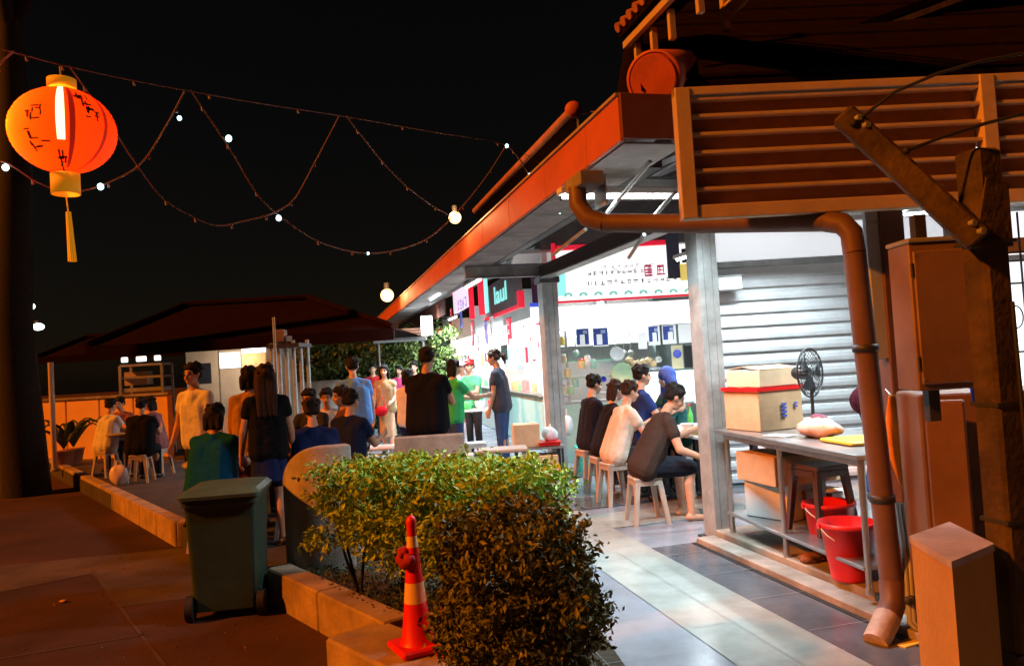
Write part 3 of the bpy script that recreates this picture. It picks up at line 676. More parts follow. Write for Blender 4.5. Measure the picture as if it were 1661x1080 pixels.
fs_ = thing('shop_sign', 'farthest lit white sign with red border near the thin far column', 'sign', tuple(RP(kpx(745), 2.6, .5)))
rowsign(757, 732, 528, 556, .5, .06, 'panel', plain('warm_sign', (.9, .85, .75), var=0, emit=1.0, ec=(1, .93, .8)), fs_)
rowsign(757, 730, 523, 528, .52, .07, 'top_frame', signr, fs_)
bs = thing('hanging_sign', 'blue edged white hanging menu sign just left of the second column', 'sign', tuple(P(873, 540, 12.6)))
mb = MB(); mb.box((0, 0, 0), (.22, .03, .85), .3); mb.build('panel', signw, bs)
mb = MB(); mb.box((0, -.002, .46), (.22, .034, .07), .3); mb.build('top_edge', plain('sign_blue', (.03, .06, .7), emit=.3, ec=(.1, .2, 1)), bs)
mb = MB(); glyphs(mb, V((-.04, -.03, .1)), V((cos(.3), sin(.3), 0)), Z, 1, .1, .12, 3, V((.3, -.95, 0))); mb.build('lettering', inkp, bs); mb = MB(); glyphs(mb, V((-.04, -.03, -.25)), V((cos(.3), sin(.3), 0)), Z, 1, .1, .12, 5, V((.3, -.95, 0))); mb.build('lettering', inkp, bs)
pv = thing('purple_panel', 'dark purple panel beside the second column under the beam', 'panel', tuple(P(872, 465, 12.7)))
mb = MB(); mb.box((0, 0, 0), (.20, .04, .62), .1); mb.build('panel', plain('purple_dark', (.10, .02, .08)), pv)
for k_, p_ in ((2.2, 62), (7.5, 70), (12.0, 75)): fixture(RP(k_, 2.95, -.9), angR, p_, 'fluorescent light inside a stall of the far row, %s' % {2.2: 'nearest', 7.5: 'middle', 12.0: 'farthest'}[k_])

bans = [(790, 520, 560, 'red', 'red hanging banner above the man in charcoal'), (826, 512, 545, 'white', 'small white price card with blue edge hanging in the near stall'), (846, 560, 582, 'dark', 'dark television screen in the near stall of the row'),
        (770, 505, 530, 'blue', 'blue hanging board over the middle stall'), (752, 500, 516, 'red', 'small red hanging board beyond the middle stall'), (815, 520, 556, 'violet', 'violet hanging poster right of the red banner'),
        (800, 545, 575, 'white', 'white hanging menu card behind the head of the man in charcoal'), (738, 560, 580, 'red', 'red round lantern sign at the farthest stall'), (858, 515, 548, 'red', 'narrow red lettered banner beside the second column')]
bm_ = {'red': signr, 'white': posterm, 'dark': plain('screen_dark', (.03, .04, .05), rough=.2), 'blue': plain('board_blue', (.05, .12, .6), emit=.2, ec=(.2, .4, 1)), 'violet': plain('board_violet', (.4, .3, .75), emit=.3, ec=(.7, .6, 1))}
for i, (px, y0_, y1_, c_, lb) in enumerate(bans):
    k_ = kpx(px); zt, zb = rz_(px, y0_), rz_(px, y1_); o_ = RP(k_, (zt+zb)/2, .42); r = thing('hanging_board', lb, 'board', tuple(o_), angR); w_ = .34 if c_ != 'dark' else .6
    mb = MB(); mb.box((0, 0, 0), (w_, .02, zt-zb), bev=.004); mb.build('panel', bm_[c_], r); mb = MB(); mb.box((0, 0, (zt-zb)/2+.01), (w_+.03, .03, .02)); mb.build('hanging_rail', darkst, r)
    if c_ != 'dark': mb = MB(); glyphs(mb, V((-.06, .014, -(zt-zb)*.3)), V((1, 0, 0)), Z, 1, .13, (zt-zb)*.28, i+40, V((0, 1, 0)), dens=6); mb.build('lettering', plain('menu_ink', (.45, .03, .06)) if c_ != 'red' else posterm, r); mb = MB(); glyphs(mb, V((-.06, .014, .05)), V((1, 0, 0)), Z, 1, .13, (zt-zb)*.28, i+60, V((0, 1, 0)), dens=6); mb.build('lettering', plain('menu_ink', (.45, .03, .06)) if c_ != 'red' else posterm, r)

# ------------------------------------------------------------------ stainless work table and its goods
tA = G(1190, 866, .1); tB = G(1404, 966, .1); tA.z = tB.z = .1
TD = (tA-tB); Lt = TD.length+.1; TD.normalize(); TN = V((TD.y, -TD.x, 0)); angT = math.atan2(TD.y, TD.x)
wt = thing('work_table', 'stainless steel work table with a lower shelf carrying cardboard boxes', 'table', (tB.x, tB.y, .1), angT)
# local x runs from the near right leg to the far left leg; local -y points away from the camera's left
DW = .70
for x in (.0, Lt*.52, Lt-.03):
    for y in (-.03, -DW+.03):
        mb = MB(); mb.tube([(x, y, 0), (x, y, .80)], .019, 8); mb.lathe((x, y, 0), [(.024, 0), (.026, .03), (.02, .05)], 8); mb.build('leg', steel, wt)
mb = MB(); mb.box((Lt/2, -DW/2, .815), (Lt+.14, DW+.06, .035), bev=.006); mb.build('tabletop', steel, wt)
mb = MB(); mb.box((Lt/2, -DW/2, .155), (Lt, DW, .025), bev=.004); mb.build('lower_shelf', steel, wt)
for y in (-.03, -DW+.03): mb = MB(); mb.box((Lt/2, y, .775), (Lt, .03, .04)); mb.build('apron_rail', steel, wt)
def TP(x, y, z): return V((tB.x, tB.y, .1))+TD*x+V((-TD.y, TD.x, 0))*y+Z*z
def cbox(name, label, c, d, rz, m, tape=None, flaps=False, group=None):
    r = thing(name, label, 'box', tuple(c), rz, group); mb = MB(); w, l, h = d
    mb.box((0, 0, h/2), (w, l, h), bev=.004); mb.build('body', m, r)
    if flaps:
        for sy in (-1, 1):
            mb = MB(); mb.prism([V((-w/2, sy*l/2, h+.004)), V((w/2, sy*l/2, h+.004)), V((w/2, sy*l*.02, h+.03)), V((-w/2, sy*l*.02, h+.03))], (0, 0, .004)); mb.build('flap', card2, r)
    else:
        mb = MB(); mb.box((0, 0, h+.001), (w*.98, .05, .002)); mb.build('tape', card2, r)
    return r
topz = .1+.834
bx = cbox('cardboard_box', 'brown cardboard box with red band and blue print on the work table', TP(Lt-.16, -.30, .835), (.43, .42, .34), angT-1.35, card)
mb = MB(); mb.box((0, 0, .325), (.466, .446, .03)); mb.build('red_band', redp, bx)
for k in range(4): mb = MB(); mb.box((.02+.0*k, -.222, .20-.03*k), (.05, .004, .018)); mb.build('print_mark', blueink, bx)
for k in range(2): mb = MB(); mb.box((.14, -.222, .20-.025*k), (.03, .004, .015)); mb.build('print_mark', blueink, bx)
bx2 = cbox('cardboard_box', 'flat open cardboard box on top of the red-banded box', TP(Lt-.17, -.30, 1.178), (.40, .38, .13), angT-1.30, card2, flaps=True)
# fan
fp = TP(Lt*.60, -.40, .835); fan = thing('table_fan', 'black round table fan standing behind the cardboard box', 'fan', tuple(fp), 0); fan.scale = (1.12, 1.12, 1.06)
fM = V((.66, -.75, 0)).normalized().to_track_quat('Z', 'Y').to_matrix(); fc = V((0, 0, .42)); wire = plain('fan_black', (.02, .022, .025), rough=.4)
mb = MB(); mb.lathe((0, 0, 0), [(.09, 0), (.09, .015), (.03, .035), (.012, .05)], 16); mb.tube([(0, 0, .03), (0, 0, .36)], .012, 8); mb.build('stand', wire, fan)
mb = MB(); mb.lathe(fc, [(.03, -.12), (.045, -.10), (.045, -.02), (.03, 0)], 14, M=fM); mb.build('motor', wire, fan)
for k in range(3):
    mb = MB(); vs = []
    for i in range(6):
        rr_ = .03+.11*i/5; a0 = 2*pi*k/3-.25; a1 = a0+.5+.5*sin(i/5*pi*.8)
        vs += [fc+fM@V((rr_*cos(a0), rr_*sin(a0), -.01)), fc+fM@V((rr_*cos(a1), rr_*sin(a1), .02))]
    mb.add(vs, [(2*i, 2*i+1, 2*i+3, 2*i+2) for i in range(5)], True); mb.build('blade', wire, fan)
mb = MB()
for zc in (-.05, .05):
    for rr_ in (.045, .10, .15): mb.tube([fc+fM@V((rr_*cos(t), rr_*sin(t), zc*(1-(rr_/.17)**2)+0)) for t in [x*pi/12 for x in range(25)]], .0025, 4, cap=False)
    for k in range(28):
        t = 2*pi*k/28; mb.tube([fc+fM@V((q*cos(t), q*sin(t), zc*(1-(q/.17)**2))) for q in (.03, .08, .12, .168)], .0016, 4, cap=False)
mb.tube([fc+fM@V((.17*cos(t), .17*sin(t), 0)) for t in [x*pi/14 for x in range(29)]], .006, 6, cap=False); mb.build('cage', wire, fan)
# bag of food, tray and yellow board
pinkbag = mat('pink_bag', (.72, .45, .36), .35, 0, .35, 14, .4, 18)
r = thing('plastic_bag', 'pinkish plastic bag of food lying in front of the fan', 'bag', tuple(TP(Lt*.46, -.28, .835)), angT)
mb = MB(); blob(mb, (0, 0, .065), .15, 5, (1.25, .7, .5), .25); mb.build('bag', pinkbag, r)
mb = MB(); blob(mb, (.02, -.02, .13), .05, 8, (1.4, 1, .6), .3); mb.build('bag_knot', plain('maroon_bag', (.15, .03, .06)), r)
r = thing('chopping_board', 'yellow board lying at the right end of the work table', 'board', tuple(TP(Lt*.24, -.30, .836)), angT)
mb = MB(); mb.box((0, 0, .012), (.36, .3, .022), bev=.005); mb.build('board', yellowp, r); mb = MB(); mb.tube([(.19, -.04, .012), (.215, 0, .012), (.19, .04, .012)], .006, 5); mb.build('handle', yellowp, r)
r = thing('paper_sheet', 'white sheet of paper beside the bag on the work table', 'paper', tuple(TP(Lt*.60, -.12, .836)), angT+.4)
mb = MB(); mb.box((0, 0, .003), (.2, .14, .004)); mb.build('sheet', whitep, r)
# under the table
cbox('cardboard_box', 'wide brown cardboard box under the work table top', TP(Lt-.40, -.36, .455), (.62, .5, .22), angT-1.45, card, flaps=False)
wb = cbox('carton', 'white carton with orange red print on the lower shelf', TP(Lt-.32, -.34, .17), (.42, .42, .28), angT-1.1, whitep)
for (x, z_) in ((-.05, .19), (.06, .19), (-.02, .09), (.06, .07)): mb = MB(); mb.lathe((x, -.2115, z_), [(.001, 0), (.03, 0), (.03, .004), (.001, .004)], 12, M=V((0, -1, 0)).to_track_quat('Z', 'Y').to_matrix()); mb.build('print_mark', orangep, wb)
cbox('carton', 'second pale carton behind the dark stool on the lower shelf', TP(Lt-.62, -.55, .17), (.26, .24, .22), angT-1.2, plain('carton_pink', (.55, .42, .42)))
def stool(name, label, loc, rz, m, h=.46, w=.27, sp=.36, group=None):
    r = thing(name, label, 'stool', tuple(loc), rz, group)
    mb = MB(); mb.box((0, 0, h-.018), (w, w, .036), bev=.01); mb.build('seat', m, r)
    for sx in (-1, 1):
        for sy in (-1, 1):
            mb = MB(); a_ = V((sx*(w/2-.03), sy*(w/2-.03), h-.03)); b_ = V((sx*(sp/2-.02), sy*(sp/2-.02), 0))
            q = .024; k = .017
            mb.hexa([b_+V((-k, -k, 0)), b_+V((k, -k, 0)), b_+V((k, k, 0)), b_+V((-k, k, 0))], [a_+V((-q, -q, 0)), a_+V((q, -q, 0)), a_+V((q, q, 0)), a_+V((-q, q, 0))]); mb.build('leg', m, r)
    for sx in (-1, 1):
        mb = MB(); mb.box((sx*(w/2-.005), 0, h-.055), (.012, w*.8, .04)); mb.build('skirt', m, r)
        mb = MB(); mb.box((0, sx*(w/2-.005), h-.055), (w*.8, .012, .04)); mb.build('skirt', m, r)
    return r
sp_ = G(1298, 862, .1); 
stool('plastic_stool', 'dark brown plastic stool standing on the lower shelf of the work table', tuple(TP(Lt*.50, -.30, .17)), .35, brownp, .47, .29, .36)
def bucket(loc, h, r1_, r2_, label, tilt=0):
    r = thing('bucket', label, 'bucket', tuple(loc)); mb = MB()
    mb.lathe((0, 0, 0), [(.01, .0), (r1_, 0), (r1_*1.0+.004, .02), (r2_, h-.03), (r2_+.012, h-.028), (r2_+.012, h), (r2_-.004, h), (r1_-.006, .02), (.01, .015)], 28, close=False); mb.build('pail', redp, r)
    mb = MB(); mb.tube([(cos(t)*(r2_+.012), -sin(t)*(r2_+.01)*.72, h-.015-sin(t)*.11) for t in [x*pi/12 for x in range(13)]], .004, 6); mb.build('handle', whitep, r)
    for sx in (-1, 1): mb = MB(); mb.box((sx*(r2_+.012), 0, h-.02), (.02, .04, .035)); mb.build('lug', redp, r)
    return r
bp_ = G(1392, 945, .1)
bucket((bp_.x, bp_.y+.10, .1), .36, .115, .165, 'front red plastic bucket with white handle at the foot of the work table')
bp2 = G(1365, 915, .1); bucket((bp2.x+.03, bp2.y+.22, .1), .38, .12, .165, 'rear red plastic bucket partly hidden behind the other')
r = thing('brick_piece', 'brown broken brick lying beside the red buckets', 'brick', tuple(G(1314, 912, .1))); mb = MB(); blob(mb, (0, 0, .03), .065, 13, (1.1, .7, .6), .3); mb.build('chunk', mat('brick_brown', (.3, .13, .07), .9, 0, .4, 20), r)

# ------------------------------------------------------------------ downpipe
pb = G(1432, 958, .1)
eb = P(938, 308, 5.0); e2 = P(938, 338, 5.0)
path = [P(936, 306, 5.05), P(938, 332, 5.03), P(952, 353, 5.0), P(980, 362, 4.95), P(1130, 363, 4.72), P(1340, 359, 4.35), P(1366, 363, 4.3), P(1381, 378, 4.27), P(1386, 410, 4.26)]
lowtop = P(1447, 950, 4.26)
dp = thing('downpipe', 'brown drainpipe bending under the louvre and down to the floor', 'drainpipe', tuple(lowtop))
def rel(p): return V(p)-V(dp.location)
mb = MB(); mb.tube([rel(p) for p in path[:4]], .062, 14); mb.build('elbow', pvc, dp)
mb = MB(); mb.tube([rel(p) for p in path[3:6]], .060, 14); mb.build('pipe', pvc, dp)
mb = MB(); mb.tube([rel(p) for p in path[5:]], .062, 14); mb.build('elbow', pvc, dp)
mb = MB(); mb.tube([rel(path[-1]), rel(P(1418, 690, 4.26)), rel(lowtop)], .060, 14); mb.build('pipe', pvc, dp)
lb_ = [rel(lowtop+Z*.03), rel(P(1449, 975, 4.24)), rel(P(1440, 1000, 4.2)), rel(P(1420, 1042, 4.1))]
mb = MB(); mb.tube(lb_[:3], .066, 14); mb.build('elbow', pvc, dp)
mb = MB(); mb.tube([lb_[2], lb_[3]], [.068, .066], 14); mb.build('outlet', mat('weathered_pvc', (.55, .42, .35), .6, 0, .4, 9, .3, 40, dirt=.6), dp)
for f_ in (.3, .75): q = path[-1].lerp(lowtop, f_); mb = MB(); mb.lathe(rel(q), [(.062, 0), (.068, .0), (.068, .04), (.062, .04)], 14, close=False); mb.build('bracket', darkst, dp)
# gutter box above the elbow
gbx = thing('gutter_box', 'grey metal gutter outlet box at the top of the drainpipe', 'gutter', tuple(P(948, 296, 5.05)))
mb = MB(); mb.box((0, 0, 0), (.16, .3, .09), A, .005); mb.build('box_body', soffitm, gbx)
mb = MB(); mb.box((.10, 0, -.07), (.01, .2, .2), A); mb.build('side_plate', galv, gbx)

# ------------------------------------------------------------------ posts and panels right of the pipe
def vpost(name, label, cat, px, py0, Y, ztop_, w, m, zb=0.0, dpt=None, rz=.1, bev=.006):
    p = P(px, py0, Y); r = thing(name, label, cat, (p.x, p.y, zb), rz)
    mb = MB(); mb.box((0, 0, (ztop_-zb)/2), (w, dpt or w, ztop_-zb), bev=bev); mb.build('shaft', m, r); return r
r = vpost('steel_post', 'reddish brown steel post behind the drainpipe', 'post', 1461, 700, 4.55, 2.75, .15, mat('post_brown', (.15, .07, .05), .6, .2, .3, 5, .2), 0)
mb = MB(); mb.box((0, 0, .006), (.24, .24, .012)); mb.build('base_plate', darkst, r)
r = vpost('cable_trunking', 'pale grey plastic trunking running down beside the drainpipe', 'trunking', 1420, 450, 4.5, 2.6, .09, plain('trunking', (.40, .43, .43), rough=.4), P(1420, 583, 4.5).z, .04)
mb = MB(); mb.box((0, -.022, .8), (.094, .006, .02)); mb.build('clip', galv, r)
cf = thing('orange_cloth', 'orange cloth hanging on the post behind the drainpipe', 'cloth', tuple(P(1446, 640, 4.40)))
mb = MB(); vs = []; n_ = 12
for i in range(n_+1):
    z_ = -.62*i/n_
    for j in range(6):
        x = (j/5-.5)*(.03+.10*sin(pi*min(1, i/n_*1.05)))+.05*i/n_; vs.append((x, .015*sin(j*2.3+i*.4), z_))
mb.add(vs, [(i*6+j, i*6+j+1, (i+1)*6+j+1, (i+1)*6+j) for i in range(n_) for j in range(5)], True)
o = mb.build('cloth_sheet', cloth((.65, .22, .03)), cf); md = o.modifiers.new('thick', 'SOLIDIFY'); md.thickness = .006
mb = MB(); mb.tube([(0, 0, -.01), (0, .06, .03)], .006, 5); mb.build('hook', steel, cf)
for i, (pa, pb2) in enumerate((((1455, 815), (1476, 1010)), ((1464, 815), (1482, 1008)))):
    r = thing('hose', ['left grey hose hanging at the foot of the brown post', 'right grey hose hanging at the foot of the brown post'][i], 'hose', tuple(P(pb2[0], pb2[1], 4.15)))
    mb = MB(); q0 = P(pa[0], pa[1], 4.35)-V(r.location); mb.tube([q0, q0*.55+V((.01, 0, 0)), V((0, 0, 0)), V((.04, -.02, -.04))], .016, 8); mb.build('tube', galv, r); mb = MB(); mb.lathe((0, 0, .1), [(.017, 0), (.021, .005), (.021, .03), (.017, .035)], 10); mb.build('coupling', darkst, r)
# electrical cabinet hung in front
cbp = P(1524, 512, 3.3)+V((.045, 0, 0)); cb = thing('metal_cabinet', 'brown metal electrical cabinet hanging at eye height by the rusty post', 'cabinet', tuple(cbp), .0)
hz = 240*3.3/F; wz = 126*3.3/F
mb = MB(); mb.box((0, .09, 0), (wz*.95, .18, hz), bev=.006); mb.build('cabinet_body', cabm, cb)
mb = MB(); mb.box((0.004, -.01, -.004), (wz*.90, .014, hz*.90), bev=.004); mb.build('door', cabm, cb)
mb = MB(); mb.box((wz*.38, -.025, 0), (.015, .014, .07), bev=.003); mb.build('handle', darkst, cb)
mb = MB(); mb.box((0, .09, hz/2+.012), (wz*.97, .20, .02), bev=.004); mb.build('rain_hood', galv, cb)
mb = MB(); mb.box((0, .2, 0), (.05, .05, hz+.3)); mb.build('mounting_post', darkst, cb)
for sx in (-1, 1):
    for sz in (-1, 1): mb = MB(); mb.tube([(sx*wz*.42, -.016, sz*hz*.42), (sx*wz*.42, -.021, sz*hz*.42)], .006, 6); mb.build('screw', galv, cb)
for z_ in (-.2, .2): mb = MB(); mb.tube([(-wz*.46, -.012, z_-.03), (-wz*.46, -.012, z_+.03)], .007, 6); mb.build('hinge', darkst, cb)
# brown boarded wall under the cabinet
bwp = P(1588, 780, 3.75); bw = thing('brown_wall', 'brown boxed wall below the hanging metal cabinet', 'wall', (bwp.x, bwp.y, 0), .0)
hb = P(1560, 640, 3.75).z
brw = mat('brown_paint', (.15, .075, .04), .7, 0, .3, 3, .2, 30, dirt=.4)
mb = MB(); mb.box((.24, .25, hb/2), (.80, .4, hb), -.2, .01); mb.build('main_panel', brw, bw)
mb = MB(); mb.box((-.15, -.02, hb/2-.01), (.17, .08, hb-.02), -.55, .008); mb.build('side_panel', brw, bw)
bb = thing('blue_bag', 'blue plastic bag hanging between the cabinet and the rusty post', 'bag', tuple(P(1588, 625, 3.45)))
bluep = plain('blue_plastic', (.02, .10, .65), rough=.35, emit=0)
mb = MB(); blob(mb, (0, 0, 0), .06, 3, (.6, .5, 1.6), .2); mb.build('bag', bluep, bb); mb = MB(); mb.tube([(0, 0, .08), (.005, 0, .2)], .004, 5); mb.build('strap', bluep, bb)
# rusty post with a diagonal brace
rp = P(1622, 700, 2.7); rp_ = thing('rusty_post', 'thick rusty post with diagonal brace at the right edge', 'post', (rp.x, rp.y, 0), .25)
mb = MB(); mb.box((0, 0, 1.12), (.108, .108, 2.24), bev=.012); mb.build('shaft', rust, rp_)
mb = MB(); mb.box((0, 0, P(1590, 395, 2.7).z), (.135, .135, .012)); mb.build('collar', darkst, rp_)
b0 = Matrix.Rotation(-.25, 3, 'Z')@(P(1588, 392, 2.6)-V((rp.x, rp.y, 0))); b1 = Matrix.Rotation(-.25, 3, 'Z')@(P(1366, 186, 2.75)-V((rp.x, rp.y, 0)))
dv = (b1-b0).normalized(); Mq = dv.to_track_quat('X', 'Z').to_matrix()
mb = MB(); mb.box((b0+b1)/2, ((b1-b0).length, .07, .085), M=Mq, bev=.01); mb.build('brace', rust, rp_)
c = V((0, -.02, P(1610, 340, 2.65).z)); mb = MB(); mb.prism([c+V((-.10, -.04, -.13)), c+V((.06, -.04, -.13)), c+V((.06, -.04, .09)), c+V((-.03, -.04, .11))], (0, .02, 0)); mb.build('gusset', rust, rp_)
for f_ in (.06, .12, .88, .94):
    c = b0.lerp(b1, f_); mb = MB(); mb.tube([c+V((0, -.035, 0)), c+V((0, -.056, 0))], .012, 6); mb.build('bolt', galv, rp_)
for z_ in (.5, .95, 1.35): mb = MB(); mb.box((0, 0, z_), (.116, .116, .014)); mb.build('cable_tie', darkst, rp_)
mb = MB(); mb.tube([(.03, -.066, .3), (.034, -.068, 1.0), (.028, -.066, 1.7)], .007, 6); mb.build('cable', blackr, rp_)
for k in range(2):
    mb = MB(); q = [P(1385+10*k, 200, 2.70), P(1450, 150-8*k, 2.66), P(1520, 120, 2.62), P(1590, 100+k*6, 2.6), P(1700, 80, 2.6)] if k == 0 else [P(1470, 245, 2.62), P(1530, 222, 2.62), P(1600, 200, 2.6), P(1700, 175, 2.6)]
    r = thing('cable', ['dark cable running up from the top of the brace', 'dark cable crossing the louvre at the right'][k], 'cable', tuple(q[0])); mb.tube([V(a_)-q[0] for a_ in q], .006, 6); mb.build('wire', blackr, r); mb = MB(); mb.sphere((0, 0, 0), .014, 8, 6); mb.build('end_plug', blackr, r)
# plinth pillar with a sloping stone cap
pa_ = P(1545, 930, 2.45)
pp = thing('stone_pillar', 'short square pillar with pale stone cap at the lower right', 'pillar', (pa_.x, pa_.y, 0), 0)
ztp = P(1545, 912, 2.45).z
pl0 = P(1480, 905, 2.78); pl1 = P(1612, 905, 2.62); v0 = V((0, 0, 0)); v1 = V((pl1.x-pa_.x, pl1.y-pa_.y, 0)); v3 = V((pl0.x-pa_.x, pl0.y-pa_.y, 0)); v2 = v1+v3
pillm = mat('pillar_plaster', (.50, .28, .05), .85, 0, .14, 3, .25, 30, dirt=.15)
mb = MB(); mb.hexa([v0, v1, v2, v3], [a_+Z*(ztp-.02) for a_ in (v0, v1, v2, v3)]); mb.build('shaft', pillm, pp)
cm = (v0+v2)/2; mb = MB(); mb.hexa([cm+(a_-cm)*1.04+Z*(ztp-.018) for a_ in (v0, v1, v2, v3)], [cm+(a_-cm)*1.04+Z*(ztp+.006) for a_ in (v0, v1, v2, v3)]); mb.build('cap_stone', mat('cap_stone', (.45, .36, .34), .7), pp)
# small bright yellow item at the pillar foot
r = thing('yellow_scrap', 'small yellow scrap on the floor beside the pillar', 'litter', tuple(G(1478, 1047))); mb = MB(); mb.box((0, 0, .01), (.14, .05, .012), .4, .003); mb.build('scrap', yellowp, r)

# ------------------------------------------------------------------ louvred screen
Xl = V((1, .045, 0)).normalized(); YL = 4.3
la = P(1091, 146, YL); lz0 = P(1104, 358, YL).z; lz1 = la.z; hh = lz1-lz0
lv = thing('louvre_screen', 'orange-lit timber louvred screen hanging from the eave at upper right', 'louvre', (la.x, la.y, lz0), math.atan2(Xl.y, Xl.x))
LW = 3.4; fw_ = .085
mb = MB(); mb.box((LW/2, 0, hh-fw_*.27), (LW, .07, fw_*.55), bev=.004); mb.build('top_rail', woodl, lv)
mb = MB(); mb.box((LW/2, 0, fw_*.45), (LW, .07, fw_*.9), bev=.004); mb.build('bottom_rail', woodl, lv)
for x in (fw_/2, 1.80, 3.3): mb = MB(); mb.box((x, -.004, hh/2), (fw_, .08, hh-.006), bev=.004); mb.build('stile', woodl, lv)
nsl = 6; inner0 = fw_*.9; gap = (hh-fw_*.55-inner0)/nsl
for x0_, x1_ in ((fw_, 1.80-fw_/2), (1.80+fw_/2, 3.3-fw_/2)):
    for i in range(nsl):
        zc = inner0+gap*(i+1)-(.012 if i < nsl-1 else .018); 
        mb = MB(); mb.box(((x0_+x1_)/2, 0, zc), (x1_-x0_-.002, .05, .020), bev=.002); mb.build('slat', woodl, lv)
        mb = MB(); mb.box(((x0_+x1_)/2, .045, zc-gap*.5+.004), (x1_-x0_-.002, .012, gap*1.06), M=Matrix.Rotation(.10, 3, 'X')); mb.build('louvre_blade', slatback, lv)
for x in (.5, 1.6, 2.8): mb = MB(); mb.tube([(x, .03, hh-.03), (x, .16, hh-.01)], .012, 6); mb.build('hanger', darkst, lv)
# beam behind the louvre with diagonal bracing
r = thing('lattice_beam', 'grey lattice beam behind the bottom of the louvred screen', 'beam', tuple(P(1120, 368, 5.6)), .03)
for z_ in (0, .14): mb = MB(); mb.box((1.9, 0, z_), (3.9, .05, .03)); mb.build('chord', galv, r)
for k in range(13): mb = MB(); mb.tube([(.05+k*.3, 0, .01 if k % 2 else .13), (.35+k*.3, 0, .13 if k % 2 else .01)], .010, 5); mb.build('brace', galv, r)
# bright background with a window grille at far right
YG = 6.2; gp = P(1650, 520, YG); gr = thing('window_grille', 'black wire grille over a brightly lit window at the right edge', 'window grille', tuple(gp))
w_ = .75; h_ = 1.75
mb = MB(); mb.box((.3, .25, 0), (w_+.35, .02, h_+.1)); mb.build('lit_pane', plain('lit_window', (.85, .85, .88), emit=1.1, ec=(.95, .97, 1)), gr)
for x in [k*.17-.1 for k in range(6)]: mb = MB(); mb.tube([(x, 0, -h_/2), (x, 0, h_/2)], .009, 6); mb.build('bar', blackr, gr)
for z_ in (-.60, -.25, .30, .48, .55): mb = MB(); mb.tube([(-.12, -.015, z_), (.80, -.015, z_)], .008, 6); mb.build('rail', blackr, gr)
for k in range(5):
    mb = MB(); mb.tube([(k*.17-.1+.085+.06*cos(t), -.01, .03+.09*sin(t)) for t in [x*pi/8 for x in range(17)]], .006, 5, cap=False); mb.build('ring', blackr, gr)
r = thing('orange_poster', 'orange patch of poster on the lit window at the right edge', 'poster', tuple(P(1655, 398, YG+.1))); mb = MB(); mb.box((0, 0, 0), (.22, .01, .13), bev=.003); mb.build('paper', orangep, r); mb = MB(); mb.box((0, -.008, -.1), (.22, .008, .05)); mb.build('strip', whitep, r)

# ------------------------------------------------------------------ lantern and string lights
lp = P(103, 213, 4.3); ln = thing('paper_lantern', 'round red paper lantern with yellow collar and tassel hanging at upper left', 'lantern', tuple(lp))
R0 = .274
prof = []
nr = 24
for i in range(nr*2+1):
    t = pi*(.09+.82*i/(nr*2)); rr_ = R0*sin(t)*(1.0 if i % 2 == 0 else .988); prof.append((rr_, -R0*.865*cos(t)))
lp_ = None; lm = bpy.data.materials.new('lantern_paper'); lm.use_nodes = True; n = lm.node_tree.nodes; l = lm.node_tree.links; b = n['Principled BSDF']
tc = n.new('ShaderNodeTexCoord'); nz = n.new('ShaderNodeTexNoise'); nz.inputs['Scale'].default_value = 7; nz.inputs['Detail'].default_value = 8; nz.inputs['Roughness'].default_value = .75
l.new(tc.outputs['Object'], nz.inputs['Vector']); cr = n.new('ShaderNodeValToRGB'); cr.color_ramp.elements[0].position = .60; cr.color_ramp.elements[1].position = .68
cr.color_ramp.elements[0].color = (.92, .10, .012, 1); cr.color_ramp.elements[1].color = (.30, .05, .015, 1)
l.new(nz.outputs['Fac'], cr.inputs[0]); l.new(cr.outputs[0], b.inputs['Base Color']); b.inputs['Roughness'].default_value = .6
tl = n.new('ShaderNodeBsdfTranslucent'); mxs = n.new('ShaderNodeMixShader'); mxs.inputs[0].default_value = .55; l.new(cr.outputs[0], tl.inputs['Color'])
l.new(b.outputs[0], mxs.inputs[1]); l.new(tl.outputs[0], mxs.inputs[2]); l.new(mxs.outputs[0], n['Material Output'].inputs['Surface'])
mb = MB(); mb.lathe((0, 0, 0), prof, 40, close=False); mb.build('paper_globe', lm, ln)
for (a0, wd_, m_) in ((radians(-63), .085, plain('lantern_seam_glow', (.95, .75, .45), emit=2.4, ec=(1, .72, .38))), (radians(-51), .06, plain('lantern_stripe', (.55, .02, .01), emit=.25, ec=(1, .03, .01))), (radians(-12), .05, plain('lantern_stripe', (.55, .02, .01)))):  # bright backlight streak put in as a glowing strip
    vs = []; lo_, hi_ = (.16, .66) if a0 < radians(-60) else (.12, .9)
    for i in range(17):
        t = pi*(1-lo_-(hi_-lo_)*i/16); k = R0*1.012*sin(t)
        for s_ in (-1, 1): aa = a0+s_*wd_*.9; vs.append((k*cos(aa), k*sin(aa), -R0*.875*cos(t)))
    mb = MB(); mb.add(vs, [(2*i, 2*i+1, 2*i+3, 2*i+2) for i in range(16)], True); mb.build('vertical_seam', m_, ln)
rl_ = random.Random(9)
for (ax_, zz, sz) in ((-1.55, .04, .10), (-1.60, -.10, .10), (-.62, .13, .07), (-.50, .05, .06), (-1.1, -.20, .05)):
    mb = MB()
    for k in range(9):
        t_ = zz+rl_.uniform(-.5, .5)*sz; a_ = ax_+rl_.uniform(-.5, .5)*sz/R0
        ln_ = rl_.uniform(.02, .05); hor = rl_.random() < .5; pts_ = []
        for f_ in (0, .5, 1):
            z2 = t_+(0 if hor else ln_*(f_-.5)); a2 = a_+((ln_*(f_-.5))/R0 if hor else 0); c_ = sqrt(max(.01, 1-(z2/(R0*.865))**2)); pts_.append((R0*1.0*c_*cos(a2), R0*1.0*c_*sin(a2), z2))
        mb.tube(pts_, .0045, 5)
    mb.build('brush_writing', plain('brush_ink', (.04, .015, .01)), ln)
